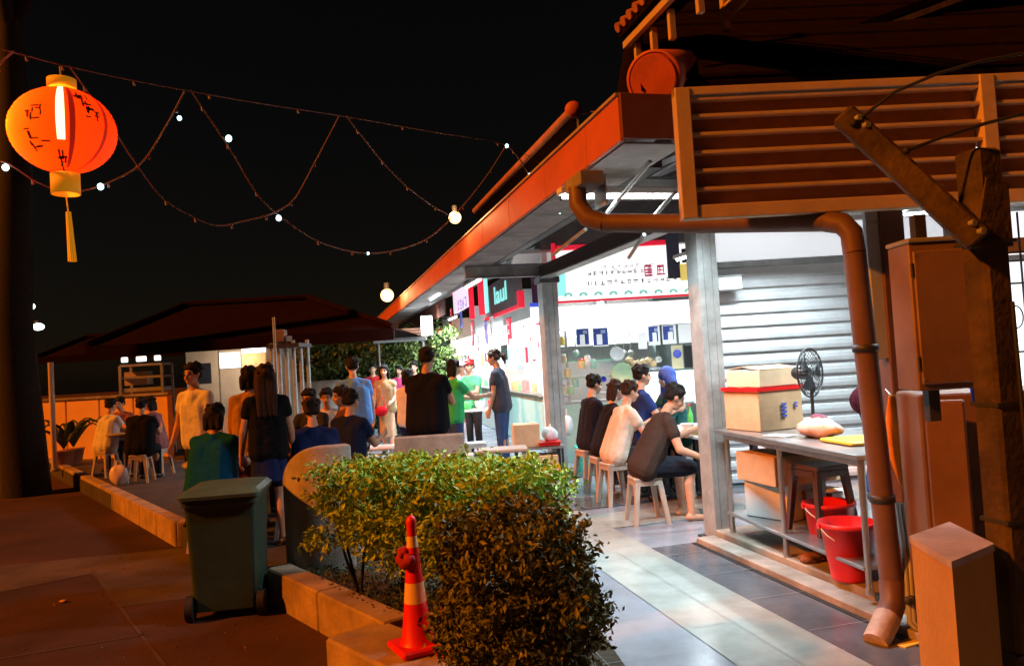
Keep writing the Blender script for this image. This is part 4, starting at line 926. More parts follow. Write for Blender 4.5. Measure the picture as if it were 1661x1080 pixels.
collar = plain('lantern_yellow', (.85, .45, .03), emit=.30, ec=(1, .35, .01))
mb = MB(); mb.lathe((0, 0, -.36), [(.07, 0), (.075, .0), (.075, .115), (.07, .115)], 20, close=False); mb.build('bottom_collar', collar, ln)
mb = MB(); mb.lathe((0, 0, .245), [(.07, 0), (.075, .0), (.075, .05), (.07, .05)], 20); mb.build('top_collar', collar, ln)
mb = MB(); mb.tube([(0, 0, -.36), (.01, 0, -.47)], .004, 5); mb.build('cord', collar, ln)
for k in range(9):
    a_ = 2*pi*k/9; mb = MB(); mb.tube([(.01+.008*cos(a_), .008*sin(a_), -.46), (.022+.017*cos(a_), .017*sin(a_), -.74)], .006, 5); mb.build('tassel_strand', plain('tassel', (.9, .45, .03), emit=.30, ec=(1, .40, .01)), ln)
mb = MB(); mb.tube([(0, 0, .29), (-.006, 0, .37)], .005, 5); mb.build('hanging_loop', woodl, ln)
ld = bpy.data.lights.new('lantern_bulb', 'POINT'); ld.energy = 17; ld.color = (1, .34, .05); ld.shadow_soft_size = .03; lo = bpy.data.objects.new('lamp', ld); COL.objects.link(lo); lo.parent = ln; lo.location = (0, 0, -.9)
lo.location = (-.15, -.09, .02)

def WY(px): f_ = max(0, (px+60)/940.0); return 1/((1-f_)/4.1+f_/9.2)
wirem = plain('string_wire', (.30, .17, .13), rough=.5)
def wire_(pts, r, label, bulbs=(), name='string_light'):
    q = [P(a_, b_, WY(a_)) for a_, b_ in pts]; t_ = thing(name, label, 'string light' if name == 'string_light' else 'cable', tuple(q[0]))
    sm = []
    for i in range(len(q)-1):
        p0, p1, p2, p3 = q[max(0, i-1)], q[i], q[i+1], q[min(len(q)-1, i+2)]
        for k in range(6):
            t = k/6; sm.append(.5*((2*p1)+(p2-p0)*t+(2*p0-5*p1+4*p2-p3)*t*t+(-p0+3*p1-3*p2+p3)*t**3))
    sm.append(q[-1]); sm = [a_-q[0] for a_ in sm]
    mb = MB(); mb.tube(sm, r*.72, 6); mb.build('wire', wirem, t_)
    # small sockets along the wire
    for i in range(4, len(sm)-2, 7):
        mb = MB(); c = sm[i]; mb.tube([c, c-Z*.03+V((.006, 0, 0))], [.006, .009], 6); mb.build('socket', wirem, t_)
    for bx_, by_, s_ in bulbs:
        c = P(bx_, by_, WY(bx_))-q[0]; mb = MB(); mb.sphere(c, s_*.72*WY(bx_)/F, 10, 8, (1, 1, 1.1)); mb.build('bulb', plain('led_bulb', (.6, 1, 1), var=0, emit=7, ec=(.45, .95, 1)), t_)
    return t_
wire_([(-60, 62), (0, 80), (50, 93), (100, 106), (200, 128), (300, 147), (420, 168), (550, 188), (700, 214), (822, 236), (880, 268)], .0045, 'dark support cable strung from upper left to the roof edge', name='support_cable')
wire_([(-60, 250), (8, 264), (60, 296), (110, 312), (165, 301), (226, 268), (265, 212), (300, 147)], .007, 'leftmost fairy light strand passing below the red lantern', [(9, 272, 7), (163, 303, 7), (291, 192, 5)])
wire_([(112, 108), (150, 160), (185, 212), (222, 268), (262, 320), (300, 345), (350, 366), (400, 358), (445, 345), (478, 322), (510, 265), (550, 189)], .007, 'fairy light strand looping from the lantern hook to the middle peak', [])
wire_([(310, 147), (338, 190), (375, 245), (415, 312), (447, 345), (500, 383), (545, 402), (597, 411), (650, 404), (700, 383), (750, 335), (790, 285), (820, 238)], .008, 'long fairy light strand sagging lowest across the dark sky', [(371, 225, 7), (452, 354, 6), (597, 411, 3), (822, 237, 4)])
wire_([(562, 189), (590, 225), (625, 268), (660, 303), (700, 333), (730, 350)], .009, 'fairy light strand running down to the nearer bare bulb', [])
wire_([(822, 236), (838, 252), (858, 282)], .010, 'last short fairy light strand reaching the fascia', [(858, 282, 2)])
wire_([(-60, 190), (-20, 130), (0, 104), (22, 84)], .007, 'short fairy light strand at the left edge above the lantern', [])
for i, (px, py, Y, rr_, en) in enumerate(((738, 353, 9.6, .078, 32), (628, 479, 17.5, .15, 60))):
    c = P(px, py, Y); t_ = thing('bare_bulb', ['nearer glowing bare bulb above the red fascia', 'farther glowing bare bulb above the end of the fascia'][i], 'light bulb', tuple(c), group='bare bulbs on the fascia')
    mb = MB(); mb.sphere((0, 0, 0), rr_, 16, 12); mb.build('glass_bulb', plain('warm_bulb', (1, .8, .5), var=0, emit=3.4, ec=(1, .55, .20)), t_)
    mb = MB(); mb.tube([(0, 0, rr_*.8), (0, 0, rr_*1.9)], rr_*.45, 8); mb.build('lamp_holder', darkst, t_)
    ld = bpy.data.lights.new('bulb_lamp', 'POINT'); ld.energy = en; ld.color = (1, .5, .2); ld.shadow_soft_size = rr_; lo = bpy.data.objects.new('lamp', ld); COL.objects.link(lo); lo.parent = t_; lo.location = (0, -rr_*2, 0)
c = P(908, 343, 7.0); t_ = thing('small_bulb', 'small cyan bulb under the soffit left of the drainpipe', 'light bulb', tuple(c)); mb = MB(); mb.sphere((0, 0, 0), .022, 10, 8); mb.build('bulb', plain('led_bulb', (1, 1, 1)), t_); mb = MB(); mb.tube([(0, 0, .02), (0, 0, .12)], .006, 5); mb.build('cord', darkst, t_)

# ------------------------------------------------------------------ wheelie bin
bq = G(352, 1003, ROADZ); wb_ = thing('wheelie_bin', 'green wheelie bin with black wheels standing by the planter', 'bin', (bq.x+.04, bq.y+.22, ROADZ), radians(9))
wb_.scale = (.95, .90, .96)
def ring(w, d, z, y0=0): return [V((-w/2, -d/2+y0, z)), V((w/2, -d/2+y0, z)), V((w/2, d/2+y0, z)), V((-w/2, d/2+y0, z))]
def rrect(w, d, z, c=.04, y0=0):
    out = []
    for sx, sy, a0 in ((1, -1, -90), (1, 1, 0), (-1, 1, 90), (-1, -1, 180)):
        for k in range(4): a_ = radians(a0+30*k); out.append(V((sx*(w/2-c)+c*cos(a_), sy*(d/2-c)+c*sin(a_)+y0, z)))
    return out
mb = MB(); rings = [rrect(.50, .54, .07), rrect(.51, .56, .30), rrect(.55, .63, .86, y0=-.01), rrect(.55, .66, .90, y0=-.01), rrect(.585, .70, .905, y0=-.01), rrect(.585, .70, .955, y0=-.01)]
vs = [p for r_ in rings for p in r_]; k = 16; mb.add(vs, [(i*k+j, i*k+(j+1) % k, (i+1)*k+(j+1) % k, (i+1)*k+j) for i in range(len(rings)-1) for j in range(k)]+[tuple(range(k-1, -1, -1)), tuple(range(len(vs)-k, len(vs)))])
mb.build('bin_body', binm, wb_)
lidm = mat('lid_plastic', (.07, .12, .09), .45, 0, .2, 5, .15, 40)
mb = MB(); rings = [rrect(.62, .74, .958, y0=-.01), rrect(.63, .75, .985, y0=-.01), rrect(.56, .66, 1.02, y0=0), rrect(.40, .50, 1.035, y0=0)]
vs = [p for r_ in rings for p in r_]; mb.add(vs, [(i*k+j, i*k+(j+1) % k, (i+1)*k+(j+1) % k, (i+1)*k+j) for i in range(3) for j in range(k)]+[tuple(range(k-1, -1, -1)), tuple(range(len(vs)-k, len(vs)))])
mb.build('lid', lidm, wb_)
for sx in (-1, 1):
    mb = MB(); mb.tube([(sx*.245, -.24, .10), (sx*.30, -.24, .10)], .10, 22); o = mb.build('wheel', blackr, wb_)
    mb = MB(); mb.tube([(sx*.301, -.24, .10), (sx*.306, -.24, .10)], .05, 14); mb.build('hub', darkst, o)
    mb = MB(); mb.tube([(sx*.18, .31, .93), (sx*.18, .40, .96)], .014, 6); mb.build('handle_arm', binm, wb_)
mb = MB(); mb.tube([(-.25, -.24, .10), (.25, -.24, .10)], .012, 8); mb.build('axle', darkst, wb_)
mb = MB(); mb.tube([(-.26, .40, .96), (.26, .40, .96)], .016, 8); mb.build('handle', binm, wb_)
mb = MB(); mb.box((.0, -.345, .93), (.5, .02, .03)); mb.build('front_lip', lidm, wb_)
mb = MB(); mb.box((0, -.312, .80), (.40, .012, .03)); mb.build('body_rib', binm, wb_)

# ------------------------------------------------------------------ traffic cone
cp = G(678, 1052, .045); cn = thing('traffic_cone', 'red traffic cone with orange bands and a knotted rag', 'traffic cone', (cp.x, cp.y, .046), .5)
conem = plain('cone_red', (.75, .012, .015), rough=.45); bandm = plain('cone_band', (.85, .55, .25), rough=.3)
mb = MB(); mb.box((0, 0, .02), (.27, .27, .04), bev=.012); mb.build('base', conem, cn)
def cr_(z): return .088-.066*(z/.66)
mb = MB(); mb.lathe((0, 0, 0), [(cr_(0)+.012, .04), (cr_(.02), .06), (cr_(.26), .26)], 22, close=False); mb.build('cone_body', conem, cn)
mb = MB(); mb.lathe((0, 0, 0), [(cr_(.26)+.001, .26), (cr_(.37)+.001, .37)], 22, close=False); mb.build('reflective_band', bandm, cn)
mb = MB(); mb.lathe((0, 0, 0), [(cr_(.37), .37), (cr_(.56), .56)], 22, close=False); mb.build('cone_body', conem, cn)
mb = MB(); mb.lathe((0, 0, 0), [(cr_(.56)+.001, .56), (cr_(.62)+.001, .62)], 22, close=False); mb.build('reflective_band', bandm, cn)
mb = MB(); mb.lathe((0, 0, 0), [(cr_(.62), .62), (.027, .68), (.03, .70), (.02, .725), (.004, .732)], 18); mb.build('tip', conem, cn)
mb = MB(); blob(mb, (-.03, -.02, .49), .055, 4, (1.1, .9, .8), .35); blob(mb, (-.05, .0, .53), .04, 8, (1, 1, .8), .3)
tag(mb.build('rag', cloth((.35, .03, .04))), 'dark red rag knotted round the neck of the traffic cone', 'rag').location = cn.location
cp2 = G(735, 1068, .0); c2_ = thing('traffic_cone', 'second orange red cone half hidden under the front bush', 'traffic cone', (cp2.x, cp2.y, .0), .2)
mb = MB(); mb.lathe((0, 0, 0), [(.11, .03), (.09, .06), (.03, .42), (.02, .46)], 20); mb.build('cone_body', plain('cone_orange', (.7, .06, .02), rough=.5), c2_); mb = MB(); mb.box((0, 0, .016), (.30, .30, .03), bev=.01); mb.build('base', plain('cone_orange', (.7, .06, .02)), c2_)

# ------------------------------------------------------------------ hedge, bush and other plants
def leaves(mb, c, sz, rnd, nrm=None):
    d = V((rnd.gauss(0, 1), rnd.gauss(0, 1), rnd.gauss(0, .7)+.5)).normalized(); a_ = V((rnd.gauss(0, 1), rnd.gauss(0, 1), rnd.gauss(0, 1)))
    x = (a_-d*a_.dot(d)).normalized(); y = d.cross(x); w = sz*.42
    mb.add([c-x*sz, c+y*w+d*sz*.12, c+x*sz, c-y*w+d*sz*.12], [(0, 1, 2, 3)])
def foliage_volume(mb, inside, bounds, n, sz, seed, clumps, csz):
    rnd = random.Random(seed); (x0_, y0_, z0_), (x1_, y1_, z1_) = bounds; cl = []
    while len(cl) < clumps:
        p = V((rnd.uniform(x0_, x1_), rnd.uniform(y0_, y1_), rnd.uniform(z0_, z1_)))
        k = inside(p)
        if k > 0 and (k < .55 or rnd.random() < .3): cl.append(p)
    for p in cl:
        for _ in range(n):
            q = V((rnd.gauss(0, csz), rnd.gauss(0, csz), rnd.gauss(0, csz*.8))); leaves(mb, p+q, sz*rnd.uniform(.6, 1.25), rnd)
def stems(parent, base, tops, m=barkm, r=.012):
    for t_ in tops:
        mid = (V(base)+V(t_))*.5+V((random.uniform(-.04, .04), random.uniform(-.04, .04), 0)); mb = MB(); mb.tube([base, mid, t_], [r, r*.8, r*.4], 6); mb.build('stem', m, parent)
# back hedge: box from beside the curved wall to the front bush
h_a = G(545, 905); h_b = G(800, 950)
hA = V((PX(532, 5.55), 5.55, 0)); hB = V((PX(790, 4.7), 4.7, 0)); hd = (hB-hA).normalized(); hn = V((-hd.y, hd.x, 0)); hl = (hB-hA).length
hg = thing('hedge', 'clipped yellow-green hedge behind the front bush in the planter', 'hedge', (hA.x, hA.y, 0), math.atan2(hd.y, hd.x))
def in_h(p):
    zc = (.95-p.z)/.5; e = min(1, (p.x+.02)/.15, (hl+.15-p.x)/.15, zc*3); d_ = min((.42-abs(p.y-.15))/.42, (p.z-.34-.10*sin(p.x*5))/.3, zc*1.4, (p.x+.05)/.3, (hl+.2-p.x)/.3); return d_
mb = MB(); foliage_volume(mb, in_h, ((-.05, -.3, .30), (hl+.2, .6, .95)), 24, .025, 3, 1300, .032)
tag_ = mb.build('foliage', leafm, hg); tag_['kind'] = 'stuff'
for k in range(7):
    bx_ = .15+k*hl/7; b_ = V((bx_, random.uniform(-.05, .25), .0)); stems(hg, b_, [b_+V((random.uniform(-.22, .22), random.uniform(-.12, .12), random.uniform(.5, .7))) for _ in range(3)])
# front bush
bc = V((PX(812, 3.62), 3.70, 0)); bu = thing('bush', 'dark leafy rounded bush in front, right of the traffic cone', 'bush', (bc.x, bc.y, 0), 0)
def in_b(p):
    q = V((p.x/.36, p.y/.42, (p.z-.50)/.42)); r_ = (abs(q.x)**2.8+abs(q.y)**2.8+abs(q.z)**2.8)**(1/2.8)
    r_ *= 1+.10*sin(p.x*17+1)*sin(p.z*13)+.06*sin(p.y*19)
    return (1-r_)*1.6
mb = MB(); foliage_volume(mb, in_b, ((-.48, -.45, .06), (.48, .45, 1.0)), 22, .021, 5, 1300, .030)
mb.build('foliage', leafmat('bush_leaf', (.07, .14, .014), (.26, .40, .05)), bu)['kind'] = 'stuff'
mb = MB(); rnd_ = random.Random(77)
for k in range(26):   # sprigs that break the outline
    a_ = rnd_.uniform(0, 2*pi); rr_ = rnd_.uniform(.1, .42); b_ = V((cos(a_)*rr_, sin(a_)*rr_*.9, rnd_.uniform(.75, .88))); t_ = b_+V((rnd_.uniform(-.06, .06), rnd_.uniform(-.05, .05), rnd_.uniform(.08, .15)))
    for i in range(9): leaves(mb, b_.lerp(t_, i/8)+V((rnd_.gauss(0, .012), rnd_.gauss(0, .012), 0)), .016, rnd_)
mb.build('sprigs', leafmat('bush_leaf', (.06, .075, .016), (.2, .2, .04)), bu)['kind'] = 'stuff'
for k in range(5):
    b_ = V((random.uniform(-.12, .12), random.uniform(-.1, .1), .0)); stems(bu, b_, [b_+V((random.uniform(-.25, .25), random.uniform(-.2, .2), random.uniform(.35, .6))) for _ in range(3)], r=.014)
# ground cover in the planter
mb = MB(); rnd_ = random.Random(5); c0 = G(560, 950)
for _ in range(1900):
    px, py = rnd_.uniform(500, 720), rnd_.uniform(925, 1010)
    p = G(px, py); 
    if py-926 > (px-450)*.47: continue
    leaves(mb, V((p.x, p.y, rnd_.uniform(.015, .06))), .02, rnd_)
mb.build('ground_cover', leafd)['kind'] = 'stuff'
bpy.data.objects['ground_cover']['label'] = 'low ground cover under the hedge'
# fallen leaves on the apron
mb = MB()
for _ in range(60):
    p = G(rnd_.uniform(20, 520), rnd_.uniform(900, 1075), ROADZ); leaves(mb, V((p.x, p.y, ROADZ+.01)), .014, rnd_)
mb.build('fallen_leaves', leafmat('dry_leaf', (.25, .12, .05), (.35, .2, .1)))['kind'] = 'stuff'
lf = G(103, 977, ROADZ); mb = MB(); blob(mb, (lf.x, lf.y, ROADZ+.015), .028, 6, (1.2, .8, .4)); tag(mb.build('dry_leaf', mat('dry_leaf_big', (.6, .3, .15))), 'single pale dry leaf lying on the dark road at lower left', 'leaf')
# road joints
for i, (p, q) in enumerate((((150, 925), (290, 1110)), ((-40, 1075), (240, 1028)), ((0, 925), (430, 900)), ((220, 975), (310, 1100)))):
    a_, b_ = G(p[0], p[1], ROADZ), G(q[0], q[1], ROADZ); d_ = (b_-a_).normalized(); w_ = V((-d_.y, d_.x, 0))*.014
    if i < 2: sheet('road_joint', [a_-w_, b_-w_, b_+w_, a_+w_], plain('joint', (.085, .045, .03), rough=.9), ROADZ+.004)
sheet('concrete_patch', [G(-120, 930, ROADZ), G(298, 888, ROADZ), G(420, 900, ROADZ), G(430, 955, ROADZ), G(190, 985, ROADZ), G(150, 930, ROADZ), G(-120, 985, ROADZ)], mat('patch', (.11, .075, .06), .85, 0, .5, 1.4, .6, 50, dirt=.6), ROADZ+.003)

# ------------------------------------------------------------------ curved concrete seat backs
def curved_wall(p0, label, R, a0, a1, th, h0_, h1_, n=16, name='concrete_bench_back'):
    r = thing(name, label, 'bench', (p0.x, p0.y, 0)); mb = MB(); vs = []
    for i in range(n+1):
        f_ = i/n; a_ = a0+(a1-a0)*f_; hh_ = h0_+(h1_-h0_)*sin(min(1, f_*1.5)*pi/2)
        for q in (R, R-th):
            for z_ in (0.0, hh_): vs.append((q*cos(a_), q*sin(a_), z_))
    fs = []
    for i in range(n):
        o_ = i*4; e_ = o_+4; fs += [(o_, e_, e_+1, o_+1), (o_+2, o_+3, e_+3, e_+2), (o_+1, e_+1, e_+3, o_+3)]
    fs += [(0, 1, 3, 2), (n*4, n*4+2, n*4+3, n*4+1)]; mb.add(vs, fs, True); o = mb.build('back_slab', concrete, r); md = o.modifiers.new('bevel', 'BEVEL'); md.width = .02; md.segments = 2; md.limit_method = 'ANGLE'
    return r
cw = G(520, 915); cc = V((cw.x+.12, cw.y+.22, 0))
r = curved_wall(cc, 'curved orange-lit concrete bench back beside the hedge', .45, radians(195), radians(300), .13, .70, 1.0)
mb = MB(); mb.lathe((0, 0, 0), [(.40, .40), (.40, .45), (.05, .45)], 24); mb.lathe((0, 0, 0), [(.22, 0), (.22, .40)], 20); 
o = MB(); o.lathe((0.05, .10, 0), [(.02, .38), (.30, .38), (.31, .44), (.30, .45), (.02, .45)], 24, close=False); o.build('seat', concrete, r); o = MB(); o.lathe((.05, .10, 0), [(.18, 0), (.16, .38)], 18); o.build('pedestal', concrete, r)
def slab_bench(px0, px1, ptop, Y, label, th=.10):
    a_ = P(px0, ptop, Y); b_ = P(px1, ptop+(-.055)*(px1-px0)*0, Y); h = a_.z; w = b_.x-a_.x; r = thing('concrete_bench_back', label, 'bench', (a_.x, Y, 0), .02)
    mb = MB(); mb.box((w/2, 0, h/2), (w, th, h), bev=.012); mb.build('back_slab', concrete, r)
    mb = MB(); mb.box((w/2, .25, .42), (w*.95, .40, .07), bev=.012); mb.build('seat', concrete, r)
    for x in (.12, w-.12): mb = MB(); mb.box((x, .25, .19), (.12, .32, .38), bev=.01); mb.build('pedestal', concrete, r)
    return r
slab_bench(640, 753, 709, 7.2, 'flat grey concrete bench back directly behind the hedge')
slab_bench(481, 552, 620, 16.0, 'far pale low wall bench behind the seated men')
def round_table(p, label, r_=.42, h=.75, m=concrete, grp='round concrete tables on the terrace'):
    r = thing('round_table', label, 'table', (p.x, p.y, 0), 0, grp); mb = MB(); mb.lathe((0, 0, 0), [(.02, h-.05), (r_-.02, h-.05), (r_, h-.03), (r_, h-.01), (r_-.01, h), (.02, h)], 26, close=False); mb.build('tabletop', m, r)
    mb = MB(); mb.lathe((0, 0, 0), [(.2, 0), (.10, .06), (.08, h-.06), (.16, h-.05)], 16); mb.build('pedestal', m, r); return r
def GY(px, Y): return V((PX(px, Y), Y, 0))
round_table(GY(352, 8.1), 'round table in front of the seated person in teal')
round_table(GY(525, 8.9), 'round table between the seated men in navy')
round_table(GY(200, 13.8), 'far round table of the left group of diners')
round_table(GY(450, 10.5), 'round table behind the long haired woman in black')
def low_table(px, Y, w, d, h, label, m=None):
    p = GY(px, Y); r = thing('low_table', label, 'table', (p.x, p.y, 0), .03); m = m or stoolm
    mb = MB(); mb.box((0, 0, h-.02), (w, d, .04), bev=.01); mb.build('tabletop', m, r)
    for sx in (-1, 1):
        for sy in (-1, 1): mb = MB(); mb.box((sx*(w/2-.04), sy*(d/2-.04), (h-.04)/2), (.04, .04, h-.04)); mb.build('leg', m, r)
    return r
low_table(800, 8.8, .56, .4, .62, 'empty beige table right of the concrete bench back')
low_table(600, 11.5, .5, .5, .45, 'small white topped table in front of the beige dress woman', whitep)
for i, (px, Y) in enumerate(((735, 9.8), (758, 11.2), (585, 10.2))): stool('plastic_stool', ['pale stool behind the concrete bench back', 'pale stool beside the legs of the stall worker', 'pale stool near the blue shirted man'][i], GY(px, Y), .2*i, whitep, .46)

# ------------------------------------------------------------------ boxes by the second column
p = GY(846, 10.4); lowb = thing('low_shelf', 'dark low trolley under the boxes beside the second column', 'trolley', (p.x+.1, p.y, 0), .05)
mb = MB(); mb.box((0, 0, .04), (.62, .45, .04)); mb.build('shelf', darkst, lowb)
mb = MB(); mb.box((0, 0, .43), (.66, .45, .03)); mb.build('shelf', steel, lowb)
for sx in (-1, 1):
    for sy in (-1, 1): mb = MB(); mb.box((sx*.30, sy*.2, .22), (.03, .03, .44)); mb.build('leg', darkst, lowb)
b_ = cbox('cardboard_box', 'yellowish box with a dark round hole under the trolley shelf', (p.x+.16, p.y-.06, .062), (.36, .36, .27), .04, card2); mb = MB(); mb.lathe((0, -.183, .2), [(.001, 0), (.035, 0), (.035, .004), (.001, .004)], 14, M=V((0, -1, 0)).to_track_quat('Z', 'Y').to_matrix()); mb.build('hand_hole', blackr, b_)
cbox('cardboard_box', 'taller beige cardboard box standing on the trolley', (p.x-.06, p.y, .447), (.34, .34, .30), .1, card2)
r = thing('plastic_bag', 'white plastic bag on the trolley next to the beige box', 'bag', (p.x+.26, p.y-.02, .50)); mb = MB(); blob(mb, (0, 0, .09), .11, 8, (1, .8, .9)); mb.build('bag', mat('white_bag', (.75, .75, .78), .3, 0, .1, 12, .4, 15), r); mb = MB(); mb.capsule((0, 0, .16), (.01, 0, .22), .03, .01); mb.build('knot', whitep, r)
r = thing('red_tray', 'red tray under the white bag on the trolley', 'tray', (p.x+.25, p.y-.02, .447)); mb = MB(); mb.box((0, 0, .025), (.28, .34, .045), bev=.008); mb.build('tray', redp, r); mb = MB(); mb.box((0, 0, .049), (.30, .36, .008)); mb.build('rim', redp, r)
r = thing('teal_crate', 'teal crate on the floor right of the second column', 'crate', tuple(GY(934, 10.9)), .05); mb = MB(); mb.box((0, 0, .16), (.26, .3, .32), bev=.01); mb.build('crate_body', tealp, r); mb = MB(); mb.box((0, 0, .33), (.29, .33, .03)); mb.build('rim', tealp, r)
r = thing('plastic_bag', 'thin white bag hanging behind the second column', 'bag', tuple(P(920, 690, 11.2))); mb = MB(); blob(mb, (0, 0, 0), .11, 9, (.8, .7, 1.3)); mb.build('bag', mat('white_bag', (.75, .75, .78)), r); mb = MB(); mb.tube([(0, 0, .13), (0, .02, .24)], .008, 5); mb.build('strap', whitep, r)
r = thing('stall_workbench', 'white stall workbench with tubs behind the woman in green', 'table', tuple(GY(768, 12.9)), .1)
mb = MB(); mb.box((0, 0, .82), (.75, .45, .03)); mb.build('tabletop', whitep, r)
for sx in (-1, 1):
    for sy in (-1, 1): mb = MB(); mb.box((sx*.33, sy*.18, .4), (.05, .05, .8)); mb.build('leg', whitep, r)
for k, m_ in enumerate((greenp, whitep, redp)): mb = MB(); mb.lathe((-.22+k*.22, 0, .836), [(.07, 0), (.09, .12), (.07, .13)], 14); mb.build('tub', m_, r)

# ------------------------------------------------------------------ people
SKIN = mat('skin', (.52, .27, .17), .55, 0, .12, 12, .1, 60, spec=.3)
SKIN2 = mat('skin_light', (.62, .36, .25), .55, 0, .12, 12, .1, 60, spec=.3)
HAIRM = mat('hair_black', (.010, .008, .007), .7, 0, .3, 60, .9, 120, spec=.2)
HAIRB = mat('hair_brown', (.032, .015, .009), .7, 0, .3, 60, .9, 120, spec=.2)
SHOE = plain('shoe_dark', (.02, .02, .022), rough=.5); SHOEW = plain('shoe_white', (.7, .7, .7), rough=.5)
EYE = plain('eye_dark', (.02, .015, .012), rough=.2); LIP = plain('lip', (.35, .10, .08), rough=.5)
def rem(o, vox, it=3, fac=.5):
    m = o.modifiers.new('remesh', 'REMESH'); m.mode = 'VOXEL'; m.voxel_size = vox; m.use_smooth_shade = True
    m = o.modifiers.new('smooth', 'SMOOTH'); m.iterations = it; m.factor = fac
    return o
def person(label, x, y, rz, pose='stand', h=1.68, seat=.46, z0=0, skin=SKIN2, hair=('short', HAIRM), top=None, sleeve=.45, bottom=None, leglen=1.0, dress=None,
           shoes=SHOE, arms=((10, 8, 15), (10, 8, 15)), lean=4, yaw=0, nod=0, stride=0, vox=.012, bare_leg=None, build=1.0, hood=None, cap=None, tuck=0, group='people eating and queuing at the hawker centre'):
    k = h/1.70; r = thing('person', label, 'person', (x, y, z0), radians(rz), group)
    l_ = radians(lean); sd = V((0, sin(l_), cos(l_)))
    if pose == 'sit':
        pel = V((0, 0, seat+.09)); knees = [V((sx*.12, .42*k, seat+.05)) for sx in (-1, 1)]
        ank = [V((sx*.13, (.40-tuck*(1 if i else .6))*k, .08)) for i, sx in enumerate((-1, 1))]
    else:
        pel = V((0, 0, .92*k)); st = stride
        knees = [V((-.09*k, .02+st*.5, .49*k)), V((.09*k, .02-st*.45, .49*k))]
        ank = [V((-.10*k, st, .08)), V((.10*k, -st, .08+abs(st)*.15))]
    hips = [pel+V((-.085*k*build, 0, -.02)), pel+V((.085*k*build, 0, -.02))]
    waist = pel+sd*.16*k; chest = pel+sd*.36*k; shc = pel+sd*.49*k; neck = pel+sd*.55*k
    ny = radians(nod); hd_dir = V((0, sin(l_*.5+ny), cos(l_*.5+ny))); head = neck+hd_dir*.15*k+V((0, .02, 0))
    shw = .165*k*(1+(build-1)*.6); sh = [shc+V((-shw, 0, 0))-sd*.028*k, shc+V((shw, 0, 0))-sd*.028*k]
    elb = []; wri = []; hdir = []
    for i, sx in enumerate((-1, 1)):
        f_, ab, fl = arms[i][:3]; f_ = radians(f_); ab = radians(ab); fl = radians(fl); inn = radians(arms[i][3]) if len(arms[i]) > 3 else 0
        d = V((sx*sin(ab), sin(f_)*cos(ab), -cos(f_)*cos(ab))).normalized(); e = sh[i]+d*.28*k
        g_ = f_+fl; d2 = V((sx*(sin(ab)*.5-sin(inn)), sin(g_), -cos(g_))).normalized(); w = e+d2*.245*k; elb.append(e); wri.append(w); hdir.append(d2)
    b = build
    mb = MB()
    # torso, neck and head
    for sx in (-1, 1):
        mb.capsule(pel+V((sx*.07*k*b, 0, 0)), chest+V((sx*.075*k*b, .005, 0)), .095*k*b, .098*k*b); mb.capsule(chest+V((sx*.07*k*b, 0, 0)), sh[0 if sx < 0 else 1]+V((-sx*.02, 0, -.01)), .085*k*b, .055*k)
    mb.capsule(pel, waist, .10*k*b, .095*k*b); mb.capsule(waist, shc-sd*.04, .10*k*b, .10*k)
    mb.capsule(shc, neck+hd_dir*.05, .062*k, .050*k)
    for i in (0, 1): mb.capsule(neck-sd*.02, sh[i]+V((0, 0, .004)), .045*k, .042*k)
    Mh = Matrix.Rotation(radians(yaw), 3, 'Z')@Matrix.Rotation(-(l_*.5+ny), 3, 'X')
    def H(a_, b_, c_): return head+Mh@V((a_*k, b_*k, c_*k))
    mb.sphere(H(0, -.012, .03), .088*k, 16, 12, (.88, 1.06, 1.0), M=Mh); mb.capsule(H(0, .015, -.01), H(0, .045, -.065), .068*k, .042*k)
    mb.capsule(H(0, .082, .015), H(0, .100, -.022), .010*k, .016*k)        # nose
    for sx in (-1, 1): mb.sphere(H(sx*.080, -.008, .0), .022*k, 8, 6, (.5, .8, 1.3), M=Mh); mb.capsule(H(sx*.02, .080, .03), H(sx*.05, .066, .032), .010*k, .008*k); mb.sphere(H(sx*.035, .06, -.03), .024*k, 8, 6)
    mb.capsule(H(-.014, .078, -.045), H(.014, .078, -.045), .012*k, .012*k)
    # arms and hands
    for i, sx in enumerate((-1, 1)):
        mb.capsule(sh[i], elb[i], .050*k, .040*k); mb.capsule(elb[i], wri[i], .041*k, .026*k)
        d2 = hdir[i]; side = V((-sx, 0, 0)) if abs(d2.x) < .8 else V((0, 1, 0)); side = (side-d2*side.dot(d2)).normalized(); nrm = d2.cross(side)
        # palm faces inwards: its width runs front to back
        wv = nrm; pc = wri[i]+d2*.045*k
        for q in (-.026, 0, .026): mb.capsule(wri[i]+wv*q*k*.6, wri[i]+d2*.082*k+wv*q*k, .017*k, .014*k, 8)
        for q, L_ in ((-.031, .055), (-.010, .070), (.011, .066), (.031, .052)):
            a_ = wri[i]+d2*.085*k+wv*q*k; m_ = a_+d2*L_*.5*k+side*.012*k; e_ = m_+d2*L_*.4*k+side*.026*k
            mb.capsule(a_, m_, .0098*k, .009*k, 7); mb.capsule(m_, e_, .009*k, .008*k, 7)
        ts = 1 if wv.y*1 > 0 else -1
        a_ = wri[i]+d2*.025*k+wv*ts*.022*k; m_ = a_+d2*.030*k+wv*ts*.026*k+side*.012*k; mb.capsule(a_, m_, .014*k, .011*k, 7); mb.capsule(m_, m_+d2*.032*k+side*.006, .011*k, .009*k, 7)
